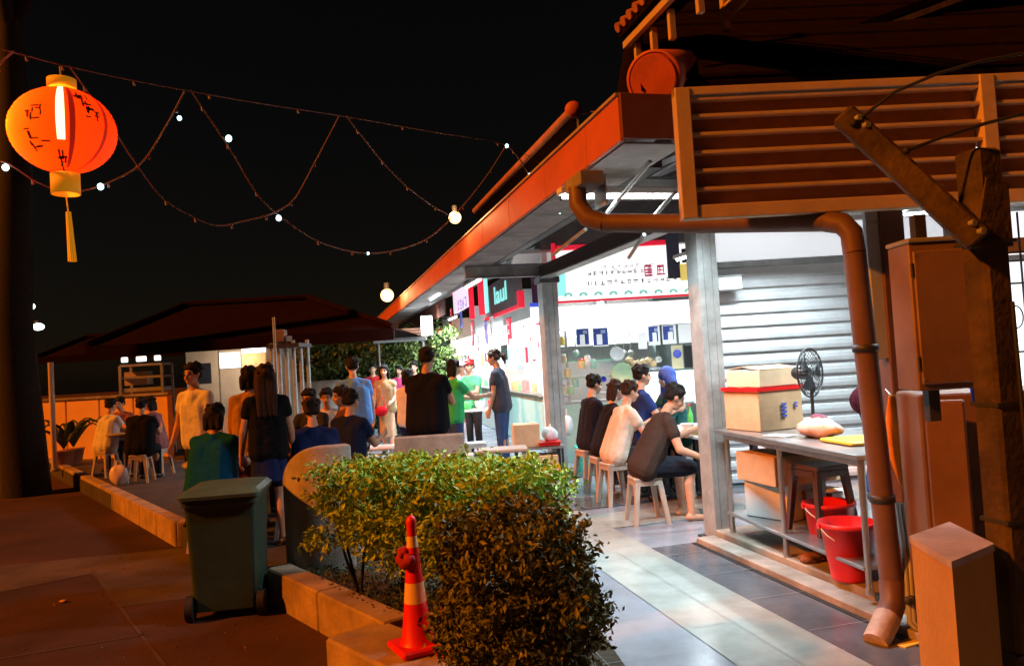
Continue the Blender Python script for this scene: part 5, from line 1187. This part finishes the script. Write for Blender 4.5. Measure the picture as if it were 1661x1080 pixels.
    # legs
    for i, sx in enumerate((-1, 1)):
        mb.capsule(hips[i], knees[i], .082*k*b, .054*k); c_ = knees[i].lerp(ank[i], .35)+V((0, -.02, 0)); mb.capsule(knees[i], c_, .053*k, .054*k); mb.capsule(c_, ank[i], .053*k, .034*k)
        mb.capsule(ank[i]+V((0, -.03, -.035)), ank[i]+V((0, .07, -.045)), .036*k, .032*k); mb.capsule(ank[i]+V((0, .07, -.045)), ank[i]+V((0, .15, -.055)), .032*k, .024*k)
    rem(mb.build('body', skin, r), vox, 3)
    # face
    for sx in (-1, 1):
        mb = MB(); mb.sphere(H(sx*.033, .0765, .012), .0125*k, 8, 6, (1.2, .7, .7), M=Mh); mb.build('eye', EYE, r)
        mb = MB(); mb.capsule(H(sx*.018, .086, .036), H(sx*.052, .072, .037), .0055*k, .004*k, 6); mb.build('eyebrow', HAIRM, r)
    mb = MB(); mb.capsule(H(-.02, .086, -.047), H(.02, .086, -.047), .0065*k, .0065*k, 6); mb.build('lips', LIP, r)
    # hair
    if hair and not hood:
        mb = MB(); kind, hm = hair[0], hair[1]
        mb.sphere(H(0, -.018, .043), .096*k, 18, 12, (.91, 1.0, .96), M=Mh); mb.sphere(H(0, .03, .083), .062*k, 12, 8, (1.15, .9, .6), M=Mh)
        mb.capsule(H(-.035, -.055, .0), H(.035, -.055, .0), .046*k, .046*k)
        for sx in (-1, 1): mb.capsule(H(sx*.068, .01, .06), H(sx*.072, .012, .015), .022*k, .012*k)
        rh = random.Random(len(label)*7+int(x*100)); 
        for _ in range(26):
            a_ = rh.uniform(0, 2*pi); e_ = rh.uniform(.1, 1.2); q = V((cos(a_)*cos(e_)*.088, -.02+sin(a_)*cos(e_)*.098, .045+sin(e_)*.092)); 
            if q.y > .04 and q.z < .08: continue
            mb.sphere(H(q.x, q.y, q.z), rh.uniform(.014, .026)*k, 7, 5)
        if kind == 'long':
            for q in (-.055, -.02, .02, .055): mb.capsule(H(q, -.055, 0), H(q*1.1, -.085, -.16), .042*k, .04*k); mb.capsule(H(q*1.1, -.085, -.16), V((q*1.3*k, -.105*k, 0))+chest-sd*.02, .042*k, .022*k)
            for sx in (-1, 1): mb.capsule(H(sx*.075, -.01, .03), H(sx*.085, -.02, -.14), .03*k, .026*k)
        if kind == 'tail': mb.capsule(H(0, -.10, .03), H(0, -.16, .0), .03*k, .04*k); mb.capsule(H(0, -.16, .0), H(0, -.155, -.12), .038*k, .014*k)
        if kind == 'bob':
            for q in (-.06, 0, .06): mb.capsule(H(q, -.05, 0), H(q*1.15, -.055, -.10), .048*k, .035*k)
        rem(mb.build('hair', hm, r), max(.009, vox*.8), 1, .4)
    if hood:
        mb = MB(); mb.sphere(H(0, -.022, .035), .112*k, 18, 12, (.93, 1.02, 1.05), M=Mh)
        for q in (-.05, .05): mb.capsule(H(q, -.03, -.02), V((q*2*k, -.01, 0))+shc, .075*k, .08*k)
        mb.capsule(H(0, -.045, -.02), neck, .08*k, .085*k); o = rem(mb.build('headscarf', hood, r), .013, 3)
    if cap: mb = MB(); mb.sphere(H(0, -.012, .07), .104*k, 16, 10, (.92, 1.03, .72), M=Mh); mb.sphere(H(0, .10, .062), .06*k, 12, 6, (1, .9, .16), M=Mh); rem(mb.build('cap', cap, r), .011, 2)
    # shirt
    if top:
        mb = MB(); e = .016; hem = pel-sd*.02
        for sx in (-1, 1):
            mb.capsule(hem+V((sx*.085*k*b, 0, 0)), chest+V((sx*.08*k*b, .005, 0)), (.112+e)*k*b, (.096+e)*k*b); mb.capsule(chest+V((sx*.07*k*b, 0, 0)), sh[0 if sx < 0 else 1]+V((-sx*.015, 0, -.005)), (.085+e)*k*b, (.056+e)*k)
        mb.capsule(hem, waist, (.122+e)*k*b, (.105+e)*k*b); mb.capsule(waist, shc-sd*.05, (.105+e)*k*b, (.095+e)*k)
        mb.capsule(shc-sd*.02, shc+sd*.025, .068*k, .058*k)
        for i in (0, 1): mb.capsule(neck-sd*.035*k, sh[i]+V((0, 0, .0)), .058*k, .058*k)
        rc = random.Random(int(x*77)+3)
        for _ in range(10):      # folds
            a_ = rc.uniform(0, 2*pi); z_ = rc.uniform(.02, .3); c_ = pel+sd*z_*k+V((cos(a_)*.125*k*b, sin(a_)*.085*k*b, 0)); d_ = V((-sin(a_), cos(a_)*.7, rc.uniform(-.6, .6)))*.06; mb.capsule(c_-d_, c_+d_, .014, .012, 7)
        for i in (0, 1):
            if sleeve <= 1: mb.capsule(sh[i], sh[i].lerp(elb[i], sleeve*1.0), (.050+e)*k, (.048+e)*k)
            else: mb.capsule(sh[i], elb[i], (.050+e)*k, (.042+e)*k); mb.capsule(elb[i], elb[i].lerp(wri[i], sleeve-1), (.042+e)*k, (.032+e)*k)
        rem(mb.build('shirt', top, r), vox, 3)
    if bottom:
        mb = MB(); e = .014; mb.capsule(hips[0]+V((0, 0, .04)), hips[1]+V((0, 0, .04)), (.096+e)*k*b, (.096+e)*k*b); mb.capsule(pel, pel+sd*.08*k, (.10+e)*k*b, (.095+e)*k*b)
        for i in (0, 1):
            f_ = min(1, leglen*2); q = hips[i].lerp(knees[i], f_); flare = .012 if leglen < .9 else 0
            mb.capsule(hips[i], q, (.084+e)*k*b, (.056+e+flare+(.026*(1-f_)))*k)
            if leglen > .5: mb.capsule(knees[i], knees[i].lerp(ank[i], (leglen-.5)*2*.95), (.054+e)*k, (.045+e+flare)*k)
        rem(mb.build('shorts' if leglen < .7 else 'trousers', bottom, r), vox, 3)
    if dress:      # skirt part from the waist down
        dm, dz = dress; mb = MB()
        mb.lathe(V((0, 0, 0)), [(.10*k*b, pel.z+.10*k), (.135*k*b, pel.z-.02), (.15*k*b, pel.z-.2*k), (.165*k*b, dz+.06), (.17*k*b, dz), (.14*k*b, dz+.01)], 20)
        o = rem(mb.build('skirt', dm, r), .014, 3); o.scale = (1, .85, 1)
    if shoes:
        for i in (0, 1):
            mb = MB(); mb.capsule(ank[i]+V((0, -.035, -.035)), ank[i]+V((0, .07, -.04)), .043*k, .041*k); mb.capsule(ank[i]+V((0, .07, -.044)), ank[i]+V((0, .16, -.052)), .041*k, .03*k); rem(mb.build('shoe', shoes, r), .012, 2)
    return r
# sitting or standing figures; rz: 0 faces away, 180 faces the camera, -90 faces right, 90 faces left
C = cloth
navy = C((.014, .022, .085)); blk = C((.008, .008, .010)); dgrey = C((.03, .03, .033)); white = C((.68, .66, .63)); jeans = C((.04, .075, .19)); blue = C((.14, .33, .80)); cream = C((.66, .54, .44))
def at(px, Y): return PX(px, Y), Y
def pp_(label, px, Y, rz, **k_): x, y = at(px, Y); return person(label, x, y, rz, **k_)
EAT = ((35, 10, 75, 15), (30, 10, 80, 15)); LAP = ((30, 8, 35, 10), (30, 8, 35, 10)); REST = ((5, 8, 12), (5, 8, 12))
# standing
pp_('standing man in a white t-shirt at left facing the camera', 312, 8.6, 160, h=1.74, top=white, bottom=dgrey, leglen=.5, arms=((5, 12, 15), (5, 12, 15)), skin=SKIN, vox=.013)
pp_('standing woman in black with long brown hair beside the wheelie bin', 423, 7.3, 20, h=1.66, build=.9, hair=('long', HAIRB), top=blk, sleeve=.4, bottom=navy, leglen=.32, dress=(navy, .60), arms=((0, 14, 12), (8, 12, 18)), skin=SKIN, vox=.010)
pp_('person in a long mustard robe standing behind the woman in black', 396, 8.3, 10, h=1.66, hair=('bob', HAIRM), top=C((.36, .19, .035)), sleeve=1.8, dress=(C((.36, .19, .035)), .12), skin=SKIN, vox=.013)
pp_('standing man in a bright blue shirt leaning over the far table', 566, 10.6, 15, h=1.74, top=blue, bottom=dgrey, leglen=.45, lean=12, nod=10, arms=((50, 8, 40, 15), (10, 12, 20)), vox=.013, build=1.1)
pp_('woman in a long beige dress walking towards the camera', 617, 14.5, 175, h=1.62, hair=('long', HAIRM), top=C((.42, .30, .16)), sleeve=.15, dress=(C((.42, .30, .16)), .32), arms=((10, 8, 60, 10), (5, 10, 20)), vox=.015, stride=.1)
pp_('woman in a pink top in the far background', 641, 18, 170, h=1.6, hair=('bob', HAIRM), top=C((.75, .08, .25)), bottom=dgrey, vox=.018)
pp_('man in a red shirt in the far background', 598, 17, 185, h=1.68, top=C((.5, .03, .03)), bottom=dgrey, vox=.018)
pp_('large man in black shirt and shorts standing with his back turned', 682, 8.9, -12, h=1.76, top=blk, bottom=blk, leglen=.5, build=1.22, arms=((35, 16, 85, 25), (20, 14, 85, 25)), nod=12, skin=SKIN, vox=.012, shoes=SHOE)
pp_('girl in a white top and dark jeans half hidden behind the man in black', 652, 11.5, -20, h=1.52, hair=('bob', HAIRM), top=white, bottom=C((.02, .03, .07)), vox=.015)
pp_('woman in a bright green t-shirt and denim shorts ordering food', 724, 10.9, -55, h=1.62, hair=('bob', HAIRM), top=C((.05, .55, .20)), bottom=jeans, leglen=.42, arms=((40, 8, 45, 5), (45, 8, 45, 5)), vox=.013)
pp_('man in a charcoal t-shirt and jeans facing left by the stall', 803, 11.9, 75, h=1.74, hair=('tail', HAIRB), top=C((.05, .055, .08)), bottom=jeans, arms=((5, 6, 12), (0, 8, 14)), nod=8, skin=SKIN, vox=.012, build=1.08)
pp_('stall worker in a red cap and green apron behind the counter', 757, 13.4, 150, h=1.62, top=C((.10, .45, .25)), bottom=dgrey, cap=redp, arms=((35, 10, 55, 10), (35, 10, 55, 10)), vox=.015)
pp_('stall worker in a white cap and top beside the red-capped worker', 742, 14.6, 170, h=1.6, top=white, bottom=dgrey, cap=whitep, arms=EAT, vox=.016)
pp_('thin figure in pale clothes at the far end of the passage', 665, 16, 180, h=1.66, top=C((.5, .25, .2)), bottom=white, vox=.018)
# seated on the terrace
def sit(label, px, Y, rz, stl=None, sm=None, **k_):
    x, y = at(px, Y); k_.setdefault('arms', EAT); k_.setdefault('lean', 12); k_.setdefault('bottom', dgrey); o = person(label, x, y, rz, pose='sit', **k_)
    if stl: stool('plastic_stool', stl, (x, y, 0), radians(rz), sm or stoolm, k_.get('seat', .46)-.01, group='stools under the diners')
    return o
sit('seated person in a teal shirt with their back to the camera', 327, 7.35, -8, 'stool under the seated person in teal', top=C((.003, .075, .17)), skin=SKIN, build=1.25, hair=('bob', HAIRM), vox=.011)
sit('seated young person with dark hair facing right behind the person in teal', 368, 9.0, -60, 'stool behind the person in teal', top=C((.25, .06, .04)), skin=SKIN, vox=.013)
sit('seated man in navy t-shirt with brown hair next to a backpack', 497, 7.5, 18, 'stool under the brown haired man in navy', top=navy, skin=SKIN, hair=('short', HAIRB), lean=16, build=1.18, vox=.011)
sit('seated man in dark navy with blue jeans right of the brown haired man', 546, 8.2, -25, 'stool under the man in blue jeans', top=C((.010, .014, .04)), skin=SKIN, bottom=jeans, seat=.5, build=1.12, leglen=1, vox=.011)
sit('seated diner facing the camera with orange lit face at the far side', 500, 9.8, 170, 'stool of the orange faced diner', top=dgrey, skin=SKIN, seat=.5, vox=.013)
sit('seated diner in pale shirt right of the orange lit face', 521, 10.6, 190, 'stool of the diner in pale shirt', top=white, skin=SKIN, seat=.48, vox=.014)
sit('seated diner facing left with head turned beside the blue shirted man', 562, 9.6, 120, 'stool beside the blue shirted man', top=C((.10, .05, .05)), skin=SKIN, seat=.52, vox=.013)
sit('seated man in white shirt at the far left table with his back turned', 160, 13.6, -20, 'stool under the man in white at far left', top=white, skin=SKIN, vox=.015, build=1.15)
sit('seated man in black at the left group with his back turned', 215, 12.6, 5, 'stool under the man in black at left', top=blk, bottom=blk, skin=SKIN, vox=.014, build=1.2)
sit('seated diner facing the camera behind the man in black at left', 193, 14.9, 175, 'stool of the far diner in the left group', top=C((.25, .08, .05)), skin=SKIN, vox=.016)
sit('seated woman facing left at the right side of the left group', 246, 13.4, 80, 'stool of the woman facing left in the left group', top=C((.3, .10, .10)), skin=SKIN, hair=('bob', HAIRM), vox=.015)
# row of diners in front of the white-signed stall
sit('boy in a dark jacket seated leftmost in the row of diners', 940, 9.3, -70, 'pale stool under the boy in the dark jacket', top=C((.018, .018, .03)), sleeve=1.9, seat=.5, h=1.62, lean=8, nod=8, vox=.011, arms=LAP)
sit('person in a black top with brown hair between the boy and the cream shirt', 962, 8.9, -75, 'stool under the person in the black top', top=C((.014, .011, .013)), sleeve=1.7, hair=('bob', HAIRB), seat=.46, lean=18, h=1.6, vox=.012)
sit('diner in a cream shirt with rounded back in the middle of the row', 980, 8.35, -72, 'pale stool under the diner in cream', top=cream, seat=.46, lean=20, build=1.02, vox=.010, hair=('short', HAIRB), nod=4, h=1.62)
sit('man in navy collar with black hair looking right over the cream shirt', 1018, 8.9, -80, 'stool of the man in the navy collar', top=C((.02, .04, .16)), seat=.54, h=1.72, lean=8, vox=.011)
sit('man in dark brown t-shirt bent over his food nearest the camera', 1026, 7.35, -82, 'nearest pale stool under the man in brown', top=C((.045, .028, .022)), bottom=C((.012, .014, .022)), leglen=.48, seat=.45, lean=28, nod=14, tuck=.0, build=1.04, skin=SKIN, shoes=None, vox=.009, arms=((48, 8, 62, 12), (12, 22, 55, 4)))
sit('woman in a blue headscarf and teal top facing left across the table', 1086, 9.1, 110, 'stool behind the table under the woman in the headscarf', top=C((.02, .09, .09)), sleeve=1.9, hood=C((.07, .12, .42)), seat=.52, h=1.66, lean=10, vox=.012)
# table of the row
tp = GY(1118, 7.9); r = thing('dining_table', 'white topped dining table with dark legs behind the near column', 'table', (tp.x+.12, tp.y+.25, 0), A)
mb = MB(); mb.box((0, 0, .74), (.75, 1.5, .03), bev=.008); mb.build('tabletop', whitep, r)
for sx in (-1, 1):
    for sy in (-1, 1): mb = MB(); mb.box((sx*.2, sy*.6, .36), (.06, .06, .72)); mb.build('leg', darkst, r)
def bowl(px, Y, z, label, m, r_=.075):
    x, y = at(px, Y); t_ = thing('bowl', label, 'bowl', (x, y, z)); mb = MB(); mb.lathe((0, 0, 0), [(.035, 0), (.04, .012), (r_, .055), (r_*1.03, .06), (r_*.93, .055), (.03, .016)], 16); mb.build('bowl_shell', m, t_); mb = MB(); mb.lathe((0, 0, .04), [(.002, 0), (r_*.75, 0), (r_*.6, .012), (.002, .018)], 12); mb.build('food', yellowp, t_)
bowl(1112, 7.75, .757, 'yellow green bowl of food in front of the man in brown', plain('pale_green', (.42, .55, .33)))
bowl(1100, 8.3, .757, 'white bowl farther along the dining table', whitep)
r = thing('bottle', 'small green bottle standing on the dining table near the column', 'bottle', (at(1106, 8.5)[0], 8.5, .757)); mb = MB(); mb.lathe((0, 0, 0), [(.03, 0), (.032, .02), (.032, .14), (.012, .19), (.012, .23)], 12); mb.build('bottle_body', greenp, r); mb = MB(); mb.lathe((0, 0, .231), [(.014, 0), (.014, .02), (.01, .022)], 10); mb.build('cap', redp, r)
# person bending behind the work table
pp_('person in maroon top and blue jeans bending over behind the work table', 1400, 7.30, -92, h=1.72, top=C((.07, .006, .015)), bottom=jeans, lean=60, nod=-5, arms=((60, 8, 30, 10), (65, 8, 30, 10)), stride=.10, vox=.011, build=1.12, z0=.1)
# bags on the terrace
r = thing('backpack', 'black backpack with grey strap between the woman in black and the navy shirt', 'backpack', (at(462, 7.7)[0], 7.7, .42)); mb = MB(); blob(mb, (0, 0, .2), .17, 15, (.8, .7, 1.2), .12); mb.build('bag_body', blk, r); mb = MB(); mb.tube([(.05, -.12, .38), (.14, -.14, .25), (.10, -.15, .08)], .012, 6); mb.build('strap', galv, r); st_ = stool('plastic_stool', 'stool carrying the black backpack', (at(462, 7.7)[0], 7.7, 0), 0, stoolm, .42)
r = thing('plastic_bag', 'white carrier bag on the floor beside the left group', 'bag', tuple(GY(180, 12.4)), 0); mb = MB(); blob(mb, (0, 0, .15), .17, 11, (.9, .6, 1.0), .2); mb.build('bag', mat('pinkish_bag', (.72, .55, .5), .4, 0, .2, 10, .4, 15), r); mb = MB(); mb.tube([(-.05, 0, .28), (-.03, 0, .38), (.03, 0, .38), (.05, 0, .28)], .008, 5); mb.build('handle', whitep, r)
r = thing('handbag', 'small red bag hanging beside the beige dress', 'bag', (at(608, 14.2)[0], 14.2, .82)); mb = MB(); blob(mb, (0, 0, 0), .12, 2, (1, .5, .8), .08); mb.build('bag', cloth((.5, .01, .02)), r); mb = MB(); mb.tube([(-.07, 0, .08), (0, 0, .38), (.07, 0, .08)], .010, 5); mb.build('strap', cloth((.5, .01, .02)), r)
r = thing('red_bag', 'bright red bag on the floor right of the person in teal', 'bag', (at(376, 7.6)[0], 7.6, .38)); mb = MB(); blob(mb, (0, 0, .12), .12, 4, (.8, .7, 1.2), .15); mb.build('bag', cloth((.6, .02, .015)), r); mb = MB(); mb.tube([(-.05, 0, .24), (0, 0, .32), (.05, 0, .24)], .008, 5); mb.build('handle', cloth((.6, .02, .015)), r); stool('plastic_stool', 'stool carrying the bright red bag', (at(376, 7.6)[0], 7.6, 0), 0, stoolm, .38)

# ------------------------------------------------------------------ far background
yw = V((PX(50, 17.5), 17.5, 0)); y2 = V((PX(268, 16.6), 16.6, 0)); d_ = y2-yw; r = thing('yellow_wall', 'low yellow wall lit orange behind the left group', 'wall', tuple(yw), math.atan2(d_.y, d_.x)); ztw = P(60, 651, 17.5).z
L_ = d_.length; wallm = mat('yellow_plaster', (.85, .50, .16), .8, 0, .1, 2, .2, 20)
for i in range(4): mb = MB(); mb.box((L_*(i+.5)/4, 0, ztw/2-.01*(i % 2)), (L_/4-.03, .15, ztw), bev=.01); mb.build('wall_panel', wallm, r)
mb = MB(); mb.box((L_/2, 0, ztw+.02), (L_+.05, .22, .05)); mb.build('coping', concrete, r)
def pot_plant(px, Y, label):
    p = GY(px, Y); r = thing('potted_palm', label, 'plant', tuple(p)); mb = MB(); mb.lathe((0, 0, 0), [(.14, 0), (.2, .3), (.22, .32), (.18, .32)], 14); mb.build('pot', mat('terracotta', (.25, .1, .05)), r)
    for k in range(10):
        a_ = k*.63+random.uniform(-.2, .2); ln_ = random.uniform(.5, .8); mb = MB(); vs = []
        for i in range(7):
            f_ = i/6; c = V((cos(a_)*ln_*f_, sin(a_)*ln_*f_, .35+.75*ln_*sin(f_*2.2))); w = .055*sin(pi*min(1, f_*.9+.1)); sd_ = V((-sin(a_), cos(a_), 0))*w; vs += [c-sd_, c+V((0, 0, .02)), c+sd_]
        mb.add(vs, [q for i in range(6) for q in ((3*i, 3*i+1, 3*i+4, 3*i+3), (3*i+1, 3*i+2, 3*i+5, 3*i+4))]); mb.build('frond', leafd, r)
pot_plant(108, 16.2, 'dark potted palm in front of the yellow wall'); pot_plant(92, 15.8, 'smaller potted palm left of the larger one')
# trees
def tree(px, Y, h, rcrown, label, trunk_r=.2, n=90, seed=1, zc=None, lm=None):
    p = GY(px, Y); r = thing('tree', label, 'tree', (p.x, p.y, ROADZ)); rnd = random.Random(seed); zc = zc or h*.72
    mb = MB(); mb.tube([(0, 0, 0), (.02*h*rnd.uniform(-1, 1), 0, h*.25), (.03*h*rnd.uniform(-1, 1), 0, h*.5), (0, 0, zc)], [trunk_r*1.15, trunk_r*.9, trunk_r*.75, trunk_r*.4], 12); mb.build('trunk', barkm, r)
    for k in range(5): a_ = k*1.26; mb = MB(); mb.tube([(0, 0, zc*.75), (cos(a_)*rcrown*.5, sin(a_)*rcrown*.5, zc), (cos(a_)*rcrown*.8, sin(a_)*rcrown*.8, zc+rcrown*.3)], [trunk_r*.4, trunk_r*.25, trunk_r*.1], 6); mb.build('limb', barkm, r)
    mb = MB()
    for _ in range(n):
        while True:
            q = V((rnd.uniform(-1, 1), rnd.uniform(-1, 1), rnd.uniform(-1, 1)))
            if .35 < q.length < 1: break
        c = V((q.x*rcrown, q.y*rcrown, zc+rcrown*.25+q.z*rcrown*.7)); 
        for _ in range(34): leaves(mb, c+V((rnd.gauss(0, rcrown*.12), rnd.gauss(0, rcrown*.12), rnd.gauss(0, rcrown*.09))), .11*(rcrown/2)**.4, rnd)
    mb.build('crown', lm or leafd, r)['kind'] = 'stuff'; return r
tree(30, 13.5, 12, 2.2, 'thick dark tree trunk at the far left edge with black crown above', .33, 36, 3, zc=10.8)
# green wall of plants behind the queue
hp0 = GY(480, 21); hg2 = thing('creeper_hedge', 'tall green hedge wall behind the queue of people', 'hedge', tuple(hp0), .0); hw = PX(700, 21)-hp0.x; ht = P(500, 555, 21).z
mb = MB(); foliage_volume(mb, lambda p: .3, ((-.3, -.15, 0), (hw+.5, .25, ht+.2)), 20, .075, 12, 520, .12); mb.build('foliage', leafmat('hedge_far', (.05, .09, .02), (.16, .22, .06)), hg2)['kind'] = 'stuff'
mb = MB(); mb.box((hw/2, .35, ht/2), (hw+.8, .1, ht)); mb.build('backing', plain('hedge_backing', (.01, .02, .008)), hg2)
# white awning at the end of the passage
aw = thing('awning', 'pale corrugated awning at the end of the passage', 'awning', tuple(P(606, 556, 19))); aw_w = PX(692, 19)-PX(606, 19); aw_h = P(640, 535, 19).z-P(640, 556, 19).z
for k in range(4): mb = MB(); mb.box((aw_w/2, .10*k, .03+aw_h/4*k), (aw_w*(1-.05*k), .12, aw_h/4-.03), M=Matrix.Rotation(-.4, 3, 'X')); mb.build('awning_slat', plain('awning_white', (.55, .58, .57)), aw)
for x in (.1, aw_w-.1): mb = MB(); mb.tube([(x, .1, -1.4), (x, .1, .05)], .03, 6); mb.build('bracket_post', galv, aw)
fl_ = thing('flood_lamp', 'bright white floodlight at the left end of the stall signs', 'lamp', tuple(P(692, 528, 17))); mb = MB(); mb.box((0, 0, 0), (.22, .08, .42), bev=.01); mb.build('lamp_face', plain('flood_white', (1, 1, 1), var=0, emit=7, ec=(.85, .95, 1)), fl_); mb = MB(); mb.box((0, .07, 0), (.26, .06, .46)); mb.build('housing', darkst, fl_)
ld = bpy.data.lights.new('flood', 'AREA'); ld.size = .4; ld.energy = 90; ld.color = (.9, .97, 1); lo = bpy.data.objects.new('lamp', ld); COL.objects.link(lo); lo.parent = fl_; lo.location = (0, -.1, 0); lo.rotation_euler = (radians(70), 0, 0)
# pavilion with dark red roof
def pyramid(px0, px1, pxa0, pxa1, pe, pt, Y, label, dpt=5):
    a_ = P(px0, pe, Y); b_ = P(px1, pe, Y); zt = P((px0+px1)/2, pt, Y+dpt/2).z; ze = (a_.z+b_.z)/2; r = thing('pavilion_roof', label, 'roof', (a_.x, Y, ze))
    W_ = b_.x-a_.x; x0_ = P(pxa0, pt, Y+dpt/2).x-a_.x; x1_ = P(pxa1, pt, Y+dpt/2).x-a_.x; hz_ = zt-ze
    v = [V((0, 0, 0)), V((W_, 0, 0)), V((W_, dpt, 0)), V((0, dpt, 0)), V((x0_, dpt/2, hz_)), V((x1_, dpt/2, hz_))]
    rf = mat('pavilion_tile', (.013, .0035, .003), .95, 0, .3, 2, .4, 20, spec=.05)
    mb = MB(); mb.add(v, [(0, 1, 5, 4), (2, 3, 4, 5), (1, 2, 5), (3, 0, 4), (3, 2, 1, 0)]); mb.build('tiled_hip', rf, r)
    mb = MB(); mb.box((W_/2, -.02, -.10), (W_, .06, .22)); mb.build('fascia', rf, r)
    mb = MB(); mb.tube([v[4]+Z*.04, v[5]+Z*.04], .08, 8); mb.build('ridge', rf, r)
    for (p, q) in ((v[0], v[4]), (v[1], v[5])): mb = MB(); mb.tube([p+Z*.05, q+Z*.05], .06, 8); mb.build('hip', rf, r)
    return r
pyramid(140, 640, 300, 500, 548, 492, 14.5, 'dark red hipped pavilion roof behind the terrace', 6)
pyramid(60, 330, 140, 270, 572, 545, 24, 'lower dim roof left of the pavilion', 4)
# kiosk walls under the pavilion
kp = GY(296, 15.5); kw = PX(432, 15.5)-kp.x; kh = P(350, 560, 15.5).z; r = thing('kiosk', 'beige kiosk under the pavilion roof with notices on its wall', 'kiosk', tuple(kp)); bw_ = mat('kiosk_wall', (.42, .30, .19), .8, 0, .2, 2, .2, 20, dirt=.3)
for i, (f0, f1) in enumerate(((0, .38), (.40, .70), (.72, 1.0))): mb = MB(); mb.box((kw*(f0+f1)/2, .05, kh/2), (kw*(f1-f0), .12, kh)); mb.build('wall_panel', bw_, r)
mb = MB(); mb.box((kw/2, .9, kh/2), (kw, 1.5, kh-.1)); mb.build('kiosk_body', bw_, r)
mb = MB(); mb.box((kw*.53, -.03, kh*.86), (.42, .03, .32)); mb.build('notice', posterm, r)
mb = MB(); mb.box((kw*.19, -.02, kh*.76), (.36, .03, .4)); mb.build('window', plain('dark_pane', (.02, .02, .025), rough=.1), r)
ld = bpy.data.lights.new('kiosk_fill', 'AREA'); ld.size = .45; ld.energy = 22; ld.color = (1, .9, .8); lo = bpy.data.objects.new('lamp', ld); COL.objects.link(lo); kl_ = lo  # lamp added before the menu sign to brighten the kiosk walls
ts = thing('lit_menu_sign', 'glowing white and orange menu sign above the kiosk counter', 'sign', tuple(P(412, 577, 15.2))); mb = MB(); mb.box((0, 0, .13), (.46, .06, .14)); mb.build('white_strip', plain('lit_strip', (1, 1, 1), var=0, emit=2.2, ec=(.85, .9, 1)), ts)
mb = MB(); mb.box((0, 0, -.08), (.46, .05, .26)); mb.build('menu_picture', plain('menu_picture', (.7, .35, .12), var=.6, emit=.35, ec=(1, .4, .1)), ts)
kl_.parent = ts; kl_.location = (-.3, -.6, .1); kl_.rotation_euler = (radians(35), 0, radians(20))
# steel pipe fence
pf = thing('pipe_fence', 'row of vertical grey steel pipes behind the standing woman', 'fence', tuple(GY(456, 12)))
for k in range(6): x = (k-2.5)*.08; top_ = P(456, 556, 12).z; mb = MB(); mb.tube([(x, k*.12, 0), (x, k*.12, top_+.05*(k % 2))], .032, 10); mb.build('pipe', galv, pf)
mb = MB(); mb.box((0, .3, 2.05), (.5, .75, .06)); mb.build('top_bar', darkst, pf)
r = thing('thin_pole', 'tall thin pole rising in front of the pavilion roof', 'pole', tuple(GY(441, 11.6))); mb = MB(); mb.tube([(0, 0, 0), (0, 0, P(441, 515, 11.6).z)], .022, 8); mb.build('shaft', galv, r); mb = MB(); mb.lathe((0, 0, 0), [(.08, 0), (.08, .02), (.03, .03)], 10); mb.build('foot', darkst, r)
cg = thing('vent_box', 'small brown box on top of the pipe fence', 'box', tuple(P(455, 545, 12.1))); mb = MB(); mb.box((0, 0, 0), (.16, .2, .2), bev=.01); mb.build('casing', cabm, cg); mb = MB(); mb.box((.12, 0, -.05), (.1, .1, .08), .5); mb.build('lamp_head', galv, cg)
# cart with white lamps
ct = GY(222, 17); r = thing('food_cart', 'metal rack cart with three white lights behind the left group', 'cart', tuple(ct)); cwid = PX(258, 17)-PX(190, 17); zs = [P(222, y_, 17).z for y_ in (632, 612, 592)]
for sx in (-1, 1):
    for sy in (0, .5): mb = MB(); mb.box((sx*cwid/2, sy, zs[2]/2), (.05, .05, zs[2])); mb.build('leg', galv, r)
for i, z_ in enumerate(zs): mb = MB(); mb.box((0, .25, z_), (cwid, .5, .05 if i else .08)); mb.build('shelf', galv, r)
for i, x in enumerate((-.35, .02, .38)): mb = MB(); mb.box((x, .0, zs[2]+.13), ((.12, .2, .12)[i], .08, .11), bev=.01); mb.build('lamp', plain('cart_lamp', (1, 1, 1), var=0, emit=2.2, ec=(.9, 1, .95)), r)
mb = MB(); mb.box((-.2, .3, zs[0]+.25), (.5, .3, .3)); mb.build('side_tub', woodl, r)
for i, (px, py) in enumerate(((47, 497), (62, 530))):
    c = P(px, py, 45); t_ = thing('street_lamp', ['upper distant white street light at far left', 'lower distant white street light at far left'][i], 'street lamp', (c.x, c.y, ROADZ)); zz = c.z-ROADZ
    mb = MB(); mb.tube([(-.6, 0, 0), (-.6, 0, zz+.3), (0, 0, zz+.3)], .07, 6); mb.build('pole', darkst, t_)
    mb = MB(); mb.sphere((0, 0, zz), .30, 12, 8, (1.1, 1, .7)); mb.build('lamp_head', plain('street_white', (1, 1, 1), var=0, emit=6, ec=(.9, 1, .98)), t_)
r = thing('pale_post', 'pale thin post standing behind the yellow wall', 'post', tuple(GY(76, 15))); mb = MB(); mb.tube([(0, 0, 0), (0, 0, P(76, 588, 15).z)], .05, 10); mb.build('lower_tube', plain('pale_post_paint', (.6, .45, .35)), r); mb = MB(); mb.lathe((0, 0, 0), [(.09, 0), (.09, .03), (.05, .05)], 10); mb.build('foot', concrete, r)
